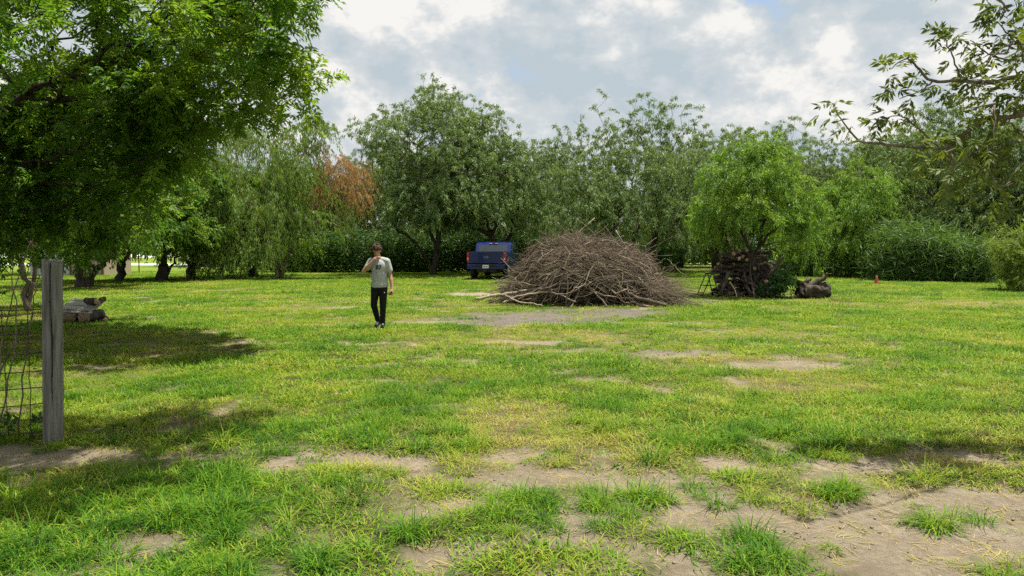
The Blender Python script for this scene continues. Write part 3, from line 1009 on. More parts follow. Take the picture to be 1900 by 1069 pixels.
# --- orchard-like trees at the left, in shade
def left_tree(px, py, label, h, W, lean, seed, rmax=.24, twin=0.0, leaf='pecan', z0=2.1, name='shade_tree'):
    g = np.random.default_rng(seed)
    d = D(py)
    st = [[(0, 0, -.15), (lean * .25, 0, .8), (lean * .8, .1, 1.7), (lean * 1.5, .2, 2.6)], [(0, 0, -.15), (lean * .3 + twin * .4, 0, .75), (lean * .2 + twin, 0, 1.5), (lean * .2 + twin * 1.9, .1, 2.3)]]
    lob = dome(W, z0, h, 8, g, low=.2) + [(a * W * .34, -W * .2, z0 + .45, W * .17, W * .17, .5) for a in (-1, 0, 1)]
    return make_tree(name, label, (U(px, d), d), st, lob, seed, leaf, 'bark', n_tip=800, K=40, ll=.2, lw=.075, L=.65, droop=.7, rmax=rmax, group='trees along the shaded left side')[0]


t_a = left_tree(157, 533, 'thick dark twisted trunk tree in front of the white shed', 7.5, 7.2, -.2, 201, .40, 1.3)
t_b = left_tree(222, 521, 'slim dark tree standing alone between the shed and the leaning twin trunk', 7.2, 5.6, .15, 202, .22, .5)
t_c = left_tree(298, 521, 'leaning twin-trunked dark tree left of the drooping green curtain', 7.2, 6.0, .5, 203, .27, .95)
t_d = left_tree(356, 517, 'dark upright trunk farthest right of the shaded orchard trees', 7.4, 6.4, .1, 204, .26, -.4)
d = 44
more(t_c, 470, 42, 1.0, 2.6, 'dark trunk half hidden behind the weeping tree curtain')
more(t_b, 90, 46, 1.1, 1.0, 'tree behind the white shed at the far left')
# slender multi-stemmed tree behind the fence
d = D(578)
g1 = np.random.default_rng(9)
st = [[(0, 0, -.1), (-.1, 0, .9), (-.22, .05, 1.7), (-.5, .1, 2.7)], [(0, 0, -.1), (.16, 0, .8), (.24, .05, 1.6), (.5, .1, 2.6)], [(0, 0, -.1), (-.02, 0, .9), (.1, .1, 1.5), (.3, .3, 2.8)]]
lob = dome(5.4, 1.9, 6.2, 8, g1, low=.25) + [(0, -1.4, 2.4, 1.2, .8, .5), (1.6, -.8, 2.4, .9, .8, .5), (-1.4, -.8, 2.3, .9, .8, .5)]
make_tree('slender_tree', 'slender tree with three pale stems just behind the wire fence', (U(50, d), d), st, lob, 205, 'pecan', 'bark_pale', n_tip=700, K=40, ll=.14, lw=.05, L=.5, droop=.6, rmax=.085, tip=.006, group='trees along the shaded left side')

# --- big broad-leaved tree overhead at the left, trunk just outside the view
TX, TY = -11.2, 12.2
st = [[(0, 0, -.2), (.2, 0, 1.4), (1.0, .1, 2.8), (3.0, .4, 4.2), (5.0, .6, 5.0)], [(0, 0, -.2), (.1, -.1, 1.6), (.6, -1.4, 3.0), (1.8, -3.2, 3.9), (4.6, -4.2, 5.0), (7.0, -5.0, 5.7)], [(0, 0, -.2), (.1, .2, 1.8), (.2, .8, 4.0), (.4, 1.0, 6.0)], [(0, 0, -.2), (.1, .1, 1.7), (.9, 1.6, 3.2), (2.6, 3.2, 4.4)]]
lob = [(6.4, .3, 5.2, 1.3, 1.5, .8), (6.7, .6, 6.6, 1.3, 1.6, 1.0), (7.5, -.4, 5.6, .5, .5, .35), (7.6, .3, 4.7, .5, .5, .35), (7.0, 0, 4.35, .6, .6, .3), (5.2, .8, 4.6, 1.4, 1.5, .9), (5.0, 1.6, 6.4, 1.8, 1.8, 1.2), (3.8, .6, 3.9, 1.5, 1.5, .9),
       (3.0, 2.4, 4.2, 1.8, 1.6, 1.3), (2.4, .2, 3.0, 1.5, 1.3, .8), (3.2, 1.2, 2.9, 1.1, 1.1, .5), (3.2, 0, 6.6, 2.2, 2.2, 1.4), (0, 0, 7.2, 2.6, 2.6, 1.8), (1.2, 3.4, 3.6, 1.8, 1.5, 1.1), (2.8, 4.4, 4.4, 1.6, 1.5, 1.0),
       (2.6, -3.0, 3.6, 1.4, 1.3, .8), (4.0, -3.4, 4.6, 1.5, 1.3, .7), (3.4, -4.6, 3.6, 1.4, 1.2, .7), (2.2, -1.6, 3.1, 1.1, 1.0, .7), (.6, 2.0, 2.9, 1.2, 1.2, .8),
       (8.2, -4.6, 5.9, 1.3, .8, .6), (9.2, -4.7, 5.9, .9, .7, .5), (8.7, -5.7, 5.6, 1.1, .8, .5), (7.4, -5.5, 5.7, 1.1, .8, .6), (9.2, -6.4, 5.2, .8, .6, .4), (7.8, -6.8, 5.1, .8, .6, .4), (6.4, -4.6, 5.6, 1.1, .8, .6),  # lobes above the view, added to cast shade on the left foreground
       (6.2, .5, 4.1, 1.0, 1.1, .45), (5.0, .8, 3.6, 1.0, 1., .45), (7.2, .2, 4.15, .5, .5, .3), (4.2, .8, 3.1, .9, .9, .4),
       (1.6, 2.6, 2.3, 1.2, 1., .6), (2.8, 3.0, 2.5, 1.1, 1., .6), (2.2, 1.0, 2.2, .9, .8, .45), (2.6, .8, 1.85, .4, .4, .4), (3.3, 1.6, 2.0, .45, .4, .4), (3.9, 1.2, 2.4, .5, .4, .4), (2.9, 2.4, 1.8, .5, .4, .4), (4.7, 1.4, 2.95, .5, .4, .4), (5.6, 1.0, 3.4, .45, .4, .4)]
make_tree('broad_leaved_tree', 'large broad-leaved tree whose leafy boughs overhang the upper left', (TX, TY), st, lob, 301, 'pecan', 'bark', kind='pinnate', n_tip=2700, n_skel=280, K=8, L=.27, ll=.105, lw=.036, droop=.55, tip=.006, rmax=.34, shell=.4, twig=.4, wig=.05, per=6, csize=.24)


# --- near branch of a tree standing just outside the right edge
def near_bough():
    g = np.random.default_rng(77)
    root = thing('overhanging_tree', 'near tree whose sparse leafy branches reach in from the upper right', 'tree', (8.2, 6.4, 0))
    o = np.array([8.2, 6.4, 0.])
    dd = 6.4
    Q = lambda px, py, d=dd: P(px, py, d) - o
    trunk = [(0, 0, -.2), (-.1, 0, 1.2), (-.25, .05, 2.4), (-.3, .1, 3.6), (-.1, .2, 5.2)]
    hubs = [np.array(trunk[2], float), np.array(trunk[3], float)]
    br = [([hubs[0], Q(2150, 260), Q(1985, 205), Q(1870, 218), Q(1830, 222), Q(1770, 262), Q(1745, 277), Q(1650, 268), Q(1600, 263), Q(1568, 232), Q(1552, 205)], .034),
          ([hubs[1], Q(2150, 120), Q(1980, 130), Q(1900, 140), Q(1840, 152), Q(1785, 150), Q(1730, 150), Q(1700, 122), Q(1680, 110), Q(1650, 128)], .03),
          ([Q(1870, 218), Q(1840, 250), Q(1815, 275), Q(1780, 310), Q(1740, 330)], .012),
          ([Q(1745, 277), Q(1700, 235), Q(1670, 215), Q(1635, 222)], .009), ([Q(1730, 150), Q(1705, 170), Q(1670, 182)], .008), ([Q(1785, 150), Q(1770, 110), Q(1752, 70), Q(1748, 38)], .008),
          ([hubs[1], Q(2100, 20), Q(1980, 50), Q(1930, 80), Q(1880, 70), Q(1850, 40)], .025), ([Q(1930, 80), Q(1880, 110), Q(1835, 100), Q(1800, 75)], .011),
          ([hubs[0], Q(2120, 380), Q(1960, 290), Q(1900, 300), Q(1870, 330), Q(1850, 380)], .02), ([Q(1960, 290), Q(1880, 262), Q(1830, 300), Q(1800, 340)], .012), ([Q(1985, 205), Q(1930, 190), Q(1880, 180), Q(1850, 190)], .014),
          ([Q(1980, 50), Q(1930, 0), Q(1880, -30), Q(1820, -40), Q(1760, -20)], .014), ([hubs[1], Q(2100, -200, 6), Q(1960, -160, 5.6), Q(1850, -120, 5.2), Q(1750, -90, 5.)], .02)]
    G = Geo()
    G.add(*tubes(resample(trunk, 14)[None], np.linspace(.24, .12, 14)[None], 10))
    starts, outs = [], []
    for pts, r in br:
        n = len(pts) * 4
        c = resample(pts, n)
        c += g.normal(size=c.shape) * .0035
        G.add(*tubes(c[None], np.linspace(r, .0035, n)[None] + (.0), 6))
        vis = max(2, n // 3)
        t = np.linspace(0, 1, n)
        k = (t > .38)
        pc, tn = c[k], norm(np.gradient(c, axis=0))[k]
        sel = g.uniform(size=len(pc)) < .7
        starts.append(pc[sel])
        outs.append(tn[sel])
    # dense clusters towards the trunk
    cl = [(1885, 80, .3, 26), (1905, 150, .3, 24), (1845, 190, .24, 10), (1885, 240, .26, 12), (1800, 245, .2, 7), (1840, 305, .22, 10), (1760, 300, .16, 5), (1895, 330, .26, 8), (1720, 270, .14, 3), (1870, 10, .26, 10), (1800, 160, .18, 5), (1960, 0, .4, 16), (2030, 200, .4, 12), (2060, 60, .5, 14), (2010, -150, .5, 8), (2150, -300, .7, 14)]
    for px, py, r, n in cl:
        c = Q(px, py, dd + g.uniform(-.5, .5))
        q = c + g.normal(size=(n, 3)) * r * .5
        starts.append(q)
        outs.append(norm(q - c + np.array([-.25, 0, -.05])))
        m = max(3, n // 5)
        src = q[g.integers(0, n, m)]
        pp = np.stack([c + (src - c) * t + g.normal(size=(m, 3)) * .02 for t in (0, .35, .7, 1)], 1)
        G.add(*tubes(pp, np.tile([.009, .007, .005, .003], (m, 1)), 5))
    link('trunk', G.mesh('trunk', M['bark_pale'], True), root)
    po, ou = np.concatenate(starts), np.concatenate(outs)
    V, F = pinnate(po, ou, g, 2, .11, 3, .072, .022, droop=.6, twig=.13, up=0.)
    link('crown', mesh_np('crown', V, [F], [M['ash_leaf']]), root)


near_bough()


# ------------------------------------------------------------------ tall weeds, cane and shrubs
def weed_band(name, label, poly, n, h0, h1, mat, seed, leafL=.45, leafW=.05, K=14, kind='stuff', cat='weeds', thick=2.0, jit=.5):
    g = np.random.default_rng(seed)
    poly = np.asarray(poly, float)
    t = g.uniform(0, 1, n) * (len(poly) - 1)
    i = np.clip(t.astype(int), 0, len(poly) - 2)
    u = (t - i)[:, None]
    base = poly[i] * (1 - u) + poly[i + 1] * u
    base = base + np.stack([g.normal(0, .4, n), g.uniform(0, thick, n)], -1)
    h = g.uniform(h0, h1, n) * (.65 + .7 * fbm(base[:, 0], base[:, 1], .5, 3, seed))
    b3 = np.stack([base[:, 0], base[:, 1], np.zeros(n)], -1)
    lean = g.normal(size=(n, 3)) * .12
    lean[:, 2] = 1
    tt = g.uniform(.0, 1, (n, K))
    p = b3[:, None] + lean[:, None] * (h[:, None] * tt)[..., None]
    dv = norm(g.normal(size=(n, K, 3)) * np.array([1, 1, jit]) + np.array([0, 0, .25]))
    N = n * K
    V, F = leaf_faces(p.reshape(-1, 3), dv.reshape(-1, 3), leafL * g.uniform(.5, 1.2, N), leafW * g.uniform(.7, 1.3, N), g)
    o = link(name, mesh_np(name, V, [F], [M[mat]]))
    tag(o, label, cat, kind=kind)
    return o


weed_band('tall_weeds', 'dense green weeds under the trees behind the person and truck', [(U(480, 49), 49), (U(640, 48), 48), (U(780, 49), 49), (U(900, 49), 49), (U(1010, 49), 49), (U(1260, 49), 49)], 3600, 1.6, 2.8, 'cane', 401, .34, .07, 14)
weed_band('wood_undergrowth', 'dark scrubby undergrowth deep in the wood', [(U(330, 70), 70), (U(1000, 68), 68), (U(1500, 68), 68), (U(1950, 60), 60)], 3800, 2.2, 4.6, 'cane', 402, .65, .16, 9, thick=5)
weed_band('cane_thicket', 'tall dark green cane thicket at the right edge of the lawn', [(U(1655, 37), 37), (U(1740, 36), 36), (U(1850, 34.5), 34.5)], 1400, .8, 2.9, 'cane_front', 403, .6, .045, 14, thick=1.8, cat='cane', jit=.9)
weed_band('lawn_edge_weeds', 'low weeds along the far lawn edge under the drooping tree', [(U(1440, 43), 43), (U(1560, 41), 41), (U(1660, 39), 39)], 700, .5, 1.0, 'shrub', 404, .25, .05, 9, thick=1.5)


def shrub(name, label, px, py, W, H, mat, seed, n=160, K=34, ll=.1, lw=.04, depth=None, cat='shrub', stem=.012, cap=None):
    g = np.random.default_rng(seed)
    d = depth or D(py)
    root = thing(name, label, cat, (U(px, d), d, float(gz(U(px, d), d))))
    lob = [(g.uniform(-.35, .35) * W, g.uniform(-.3, .3) * W, g.uniform(.25, .75) * H, W * .26, W * .26, H * .27) for _ in range(7)]
    st = [[(0, 0, -.05), (0, 0, H * .15)]]
    pi, _ = sample_lobes(lob, 20, g, .1)
    po, no = sample_lobes(lob, n, g, .4)
    A, pr, _, _ = grow(st, np.concatenate([pi, po]), .2)
    G, _ = wood(A, pr, g, .004, 2.2, stem, S=4)
    link('stem', G.mesh('stem', M['bark'], True), root)
    V, F = sprigs(po, no, g, K, .16 * max(W, H), .3, ll, lw, .1, .9, .8, .02)
    link('foliage', mesh_np('foliage', V, [F], [M[mat]]), root)
    return root


shrub('shrub', 'dark green leafy shrub between the firewood stack and the stump', 1446, 553, 1.0, .92, 'shrub', 501, 170, 28, .075, .035)
shrub('shrub', 'pale green bush at the right edge of the lawn', 1888, 538, 2.3, 2.6, 'pale_shrub', 502, 420, 40, .13, .03, depth=29)

# ------------------------------------------------------------------ fence at the left
def fence():
    g = np.random.default_rng(8)
    d = D(822)
    x = U(88, d)
    # round weathered post with a long drying crack
    n, k = 110, 60
    H, r = 1.585, .076
    z = np.linspace(-.25, H, k)
    a = np.arange(n) * 2 * math.pi / n
    A, Z = np.meshgrid(a, z)
    crack = -1.2 + .10 * np.sin(Z * 3.1) + .05 * np.sin(Z * 9)
    dist = np.abs((A - crack + math.pi) % (2 * math.pi) - math.pi)
    depth = np.where(dist < .06, .045, np.where(dist < .11, .006, 0)) * sstep(.25, .6, Z)
    rr = r * (1.03 - .03 * Z / H) + .004 * (fbm(A * 3, Z * 2, 1, 3, 4) - .5) + .003 * np.sin(A * 9 + Z) - depth
    V = np.stack([rr * np.cos(A), rr * np.sin(A), Z], -1)
    V[-1, :, 2] += -.012 * np.cos(a) + .004 * g.normal(size=n)
    V = V.reshape(-1, 3)
    i = np.arange(n * k).reshape(k, n)
    nx = np.roll(i, -1, 1)
    F = np.stack([i[:-1], nx[:-1], nx[1:], i[1:]], -1).reshape(-1, 4)
    c = len(V)
    V = np.concatenate([V, [[0, 0, H - .004]]])
    T = np.stack([i[-1], nx[-1], np.full(n, c)], -1)
    me = mesh_np('fence_post', V, [F, T], [M['post']], True)
    o = link('fence_post', me, None, (x, d, float(gz(x, d))))
    o.rotation_euler = (0.0, R(1.6), 0)
    tag(o, 'round weathered grey wooden fence post with a long vertical crack', 'post')
    for h in (.2, .47, .78, 1.12, 1.43):
        c = np.array([[-.055, -.058, h - .012], [-.066, -.068, h], [-.055, -.058, h + .012]])
        link('staple', Geo().add(*tubes(c[None], np.full((1, 3), .0025), 5)).mesh('staple', M['wire'], True), o)
    # woven wire running off to the left
    root = thing('wire_fence', 'rusty woven wire fence stretched left from the wooden post', 'fence', (x - .07, d, 0))
    Lf = 4.2
    ux, uy = -math.cos(.1), -math.sin(.1)
    for q, h in enumerate((.08, .2, .33, .47, .62, .78, .95, 1.12, 1.16, 1.43)):
        t = np.linspace(0, 1, 18)
        sag = -.05 * np.sin(t * math.pi * 2.2) * g.uniform(.3, 1) - .02 * t
        pts = np.stack([ux * Lf * t, uy * Lf * t, h + sag + g.normal(0, .004, 18)], -1)
        link('line_wire', Geo().add(*tubes(pts[None], np.full((1, 18), .0045), 5)).mesh('line_wire', M['wire'], True), root)
    for q in range(20):
        s = .12 + q * .2 + g.normal(0, .012)
        zz = np.linspace(.05, 1.15, 12)
        pts = np.stack([ux * s + g.normal(0, .006, 12) + .03 * (zz - .5) * g.normal(), np.full(12, uy * s) + .003, zz], -1)
        link('stay_wire', Geo().add(*tubes(pts[None], np.full((1, 12), .004), 5)).mesh('stay_wire', M['wire'], True), root)
    # dry vine stems leaning on it
    v = thing('dry_vine', 'thin dry vine stems leaning on the wire fence', 'vine', (x - .1, d + .05, 0))
    for pts in ([(-.55, .1, 0), (-.4, .05, .7), (-.22, .02, 1.4), (-.05, .0, 1.75)], [(-.3, .1, 0), (-.15, .03, .9), (0, 0, 1.45)], [(-.5, .1, 0), (-.28, .05, .9), (-.25, .02, 1.6)], [(-.7, .2, 0), (-.45, .1, .6), (-.1, .05, 1.1)]):
        c = resample(pts, 14) + g.normal(size=(14, 3)) * .008
        link('stem', Geo().add(*tubes(c[None], np.linspace(.008, .004, 14)[None], 5)).mesh('stem', M['bark_pale'], True), v)
    po = np.concatenate([resample([(-.4, .05, 1.1), (-.22, .02, 1.5)], 3), np.stack([g.uniform(-.6, 0, 26), g.uniform(-.05, .1, 26), g.uniform(.02, .25, 26)], -1)])
    V, F = sprigs(po, norm(g.normal(size=po.shape)), g, 6, .1, .3, .06, .035, .2, .9)
    link('foliage', mesh_np('foliage', V, [F], [M['shrub']]), v)


fence()


# ------------------------------------------------------------------ logs
def log_mesh(L, r, g, taper=.12, bend=.04, rings=7, S=12, rough=.10):
    t = np.linspace(0, 1, rings)
    c = np.stack([bend * L * np.sin(t * math.pi) * g.normal(), (t - .5) * L, bend * L * np.sin(t * math.pi) * g.normal()], -1)
    a = np.arange(S) * 2 * math.pi / S
    ph = g.uniform(0, 6, 3)
    lump = 1 + rough * (.6 * np.sin(a * 2 + ph[0]) + .4 * np.sin(a * 3 + ph[1])) + rough * .35 * g.normal(size=S)
    rad = r * (1 - taper * t)[:, None] * lump[None] * (1 + rough * .35 * g.normal(size=(rings, 1)))
    V = c[:, None] + np.stack([rad * np.cos(a), np.zeros_like(rad), rad * np.sin(a)], -1)
    V[0, :, 1] += g.normal(0, .012, S)
    V[-1, :, 1] += g.normal(0, .012, S)
    V = V.reshape(-1, 3)
    i = np.arange(rings * S).reshape(rings, S)
    nx = np.roll(i, -1, 1)
    F = np.stack([i[:-1], i[1:], nx[1:], nx[:-1]], -1).reshape(-1, 4)
    n = len(V)
    V = np.concatenate([V, c[:1], c[-1:]])
    T = np.concatenate([np.stack([i[0], nx[0], np.full(S, n)], -1), np.stack([nx[-1], i[-1], np.full(S, n + 1)], -1)])
    me = mesh_np('log', V, [F, T], [M['log'], M['endgrain']], False, np.concatenate([np.zeros(len(F)), np.ones(len(T))]))
    return me


def wood_left():
    g = np.random.default_rng(12)
    d = 16.6
    G2 = 'logs under the plank stack'
    for px, z, r, L, lab in ((133, .15, .155, .55, 'left of the two round log ends under the grey planks'), (163, .14, .14, .6, 'right of the two round log ends under the grey planks'), (112, .11, .11, .7, 'dark log lying behind the fence post beside the planks')):
        o = link('log', log_mesh(L, r, g, .08, .01, 7, 18, .06), None, (U(px, d), d + .1, z), g.normal(0, .12))
        tag(o, lab, 'log', G2)
    cx = U(143, d)
    root = thing('plank_stack', 'low stack of silvered grey planks lying across two logs', 'planks', (cx, d + .12, .36), -.06)
    root.rotation_euler = (R(21), R(3), -.06)
    bm = None
    for k in range(6):
        L = .78 + g.uniform(-.06, .06)
        me = bm_mesh(box_bm(-L / 2, L / 2, -.046, .046, -.013, .013, .004), 'plank', M['plank'])
        o = link('plank', me, root, (g.normal(0, .02), -.30 + k * .112, .0 + .012 * (k % 2)))
        o.rotation_euler = (g.normal(0, .05), 0, g.normal(0, .025))
    for x in (-.27, .27):
        o = link('cross_board', bm_mesh(box_bm(-.04, .04, -.33, .33, -.03, -.0135, .003), 'cross_board', M['plank']), root, (x, 0, -.004))
    o = link('split_log', log_mesh(.42, .09, g, .1, .03, 6, 9, .2), None, (U(166, d), d + .05, .47), 1.0)
    tag(o, 'brown split log lying on top of the grey planks', 'log')
    o = link('split_log', log_mesh(.3, .06, g, .1, .03, 6, 8, .2), None, (U(174, d), d + .3, .5), .3)
    tag(o, 'short dark stick of wood behind the split log on the planks', 'log')
    o = link('log', log_mesh(.5, .06, g, .1, .03, 6, 10, .1), None, (U(186, d), d + .15, .06), .5)
    tag(o, 'thin log on the grass right of the plank stack', 'log')


wood_left()


ORD = 'first second third fourth fifth sixth seventh eighth ninth tenth eleventh twelfth thirteenth fourteenth fifteenth sixteenth'.split()


def firewood():
    g = np.random.default_rng(13)
    protos = [log_mesh(g.uniform(.42, .85), g.uniform(.05, .085), g, .12, .05, 5, 9, .12) for _ in range(10)]
    lab, grp = '%s log from the left, %s course up, %s row of the firewood stack', 'firewood logs stacked around the small tree'
    cx, dd = U(1402, 25.4), 25.5
    for layer in range(2):
        z = .08
        row = 0
        while z < 1.5:
            half = .92 * (1 - max(0, z - .75) / 1.6)
            x = -half + g.uniform(0, .1)
            nth = 0
            while x < half:
                along = g.uniform() < .7
                o = link('firewood_log', protos[g.integers(len(protos))], None)
                o.location = (cx + x - .15 * max(0, z - .6), dd + .32 + layer * .55 + g.normal(0, .08), z + g.normal(0, .02) + float(gz(cx, dd)))
                o.rotation_euler = (g.normal(0, .1), g.normal(0, .1), (math.pi / 2 if along else 0) + g.normal(0, .3))
                tag(o, lab % (ORD[nth], ORD[row], 'front' if layer == 0 else 'back'), 'log', grp)
                nth += 1
                x += (.44 if along else .17) * g.uniform(.8, 1.1)
            z += g.uniform(.125, .15)
            row += 1
    # dead limbs leaning on its front
    G3 = 'dead limbs leaning on the firewood stack'
    d = 25.2
    for k, px in enumerate(np.sort(g.uniform(1335, 1455, 13))):
        b = P(px, 0, d - g.uniform(.1, .6))
        b[2] = .02
        top = np.array([b[0] + g.normal(0, .45), dd + g.uniform(.0, .35), g.uniform(.4, .85)])
        pts = resample([b, (b + top) / 2 + g.normal(size=3) * .1 + np.array([0, 0, .1]), top, top + (top - b) * .12 + g.normal(size=3) * .1], 9)
        r = g.uniform(.02, .06)
        o = link('leaning_limb', Geo().add(*tubes((pts - b)[None], np.linspace(r, r * .55, 9)[None], 8)).mesh('leaning_limb', M['log'], True), None, b)
        tag(o, '%s dark dead limb from the left leaning on the firewood stack front' % ORD[k], 'branch', G3)
    for p0, p1, r, m, lab2 in (((1354, 523, 24.9), (1368, 552, 24.7), .022, 'endgrain', 'pale stripped stick leaning low on the front of the firewood stack'),
                              ((1452, 478, 25.3), (1425, 512, 25.), .06, 'log', 'stubby dark limb jutting up at the right of the firewood stack'),
                              ((1390, 470, 25.), (1391, 520, 24.9), .035, 'log', 'straight upright pole standing in front of the firewood stack'),
                              ((1335, 548, 24.9), (1352, 505, 25.2), .07, 'log', 'thick dark limb propped at the left end of the firewood stack')):
        a, b = P(*p0), P(*p1)
        c = resample([a, (a + b) / 2 + np.array([.03, 0, .02]), b], 8) - b
        o = link('leaning_limb', Geo().add(*tubes(c[None], np.linspace(r * .8, r, 8)[None], 8)).mesh('leaning_limb', M[m], True), None, b)
        tag(o, lab2, 'branch', G3)
    # big weathered stump log
    d = 24.6
    x = U(1510, d)
    root = thing('fallen_stump', 'big gnarled dark stump lying on the grass right of the shrub', 'stump', (x, d, float(gz(x, d)) - .02), .12)
    root.scale = (.9, .9, .82)
    n, k = 40, 30
    a = np.arange(n) * 2 * math.pi / n
    t = np.linspace(-.5, .5, k)
    A, T_ = np.meshgrid(a, t)
    rr = .33 * (1 + .10 * np.sin(A * 3 + T_ * 3) + .08 * np.sin(A * 5 - T_ * 6) + .55 * (fbm(A * 3.2, T_ * 9, 1, 4, 8) - .5)) * (1 + .18 * np.exp(-((T_ + .5) / .2) ** 2))
    V = np.stack([T_ * 1.05, rr * np.cos(A), .33 + rr * np.sin(A)], -1).reshape(-1, 3)
    i = np.arange(n * k).reshape(k, n)
    nx = np.roll(i, -1, 1)
    F = np.stack([i[:-1], nx[:-1], nx[1:], i[1:]], -1).reshape(-1, 4)
    V = np.concatenate([V, [[-.5, 0, .33], [.53, 0, .33]]])
    T2 = np.concatenate([np.stack([nx[0], i[0], np.full(n, len(V) - 2)], -1), np.stack([i[-1], nx[-1], np.full(n, len(V) - 1)], -1)])
    link('stump_log', mesh_np('stump_log', V, [F, T2], [M['log']], False), root)
    for pts, r in (([(-.35, -.1, .5), (.05, -.1, .72), (.32, -.12, .86), (.46, -.1, .9)], .13), ([(-.4, 0, .5), (-.3, -.05, .75), (-.1, 0, .82)], .1), ([(-.5, -.1, .3), (-.75, -.2, .1), (-.95, -.25, .02)], .1), ([(-.45, .1, .45), (-.6, -.25, .4), (-.62, -.4, .15)], .12), ([(.3, -.1, .85), (.42, -.2, .98), (.4, -.2, 1.05)], .05)):
        c = resample(pts, 9)
        c[1:] += g.normal(size=(8, 3)) * .02
        link('root_stub', Geo().add(*tubes(c[None], (np.linspace(r, r * .55, 9) * g.uniform(.85, 1.15, 9))[None], 9)).mesh('root_stub', M['log'], False), root)
    p = P(1572, 532, 24.9)
    c = np.array([(0, 0, 0), (-.25, .0, .02), (-.6, .0, .0)]) + 0
    o = link('fallen_twig', Geo().add(*tubes(resample([(0, 0, .04), (-.25, 0, .09), (-.55, .05, .05), (-.8, .1, .03)], 8)[None], np.linspace(.005, .012, 8)[None], 5)).mesh('fallen_twig', M['brush'], True), None, (p[0], 24.6, 0))
    tag(o, 'thin bare twig on the lawn right of the stump', 'twig')


firewood()


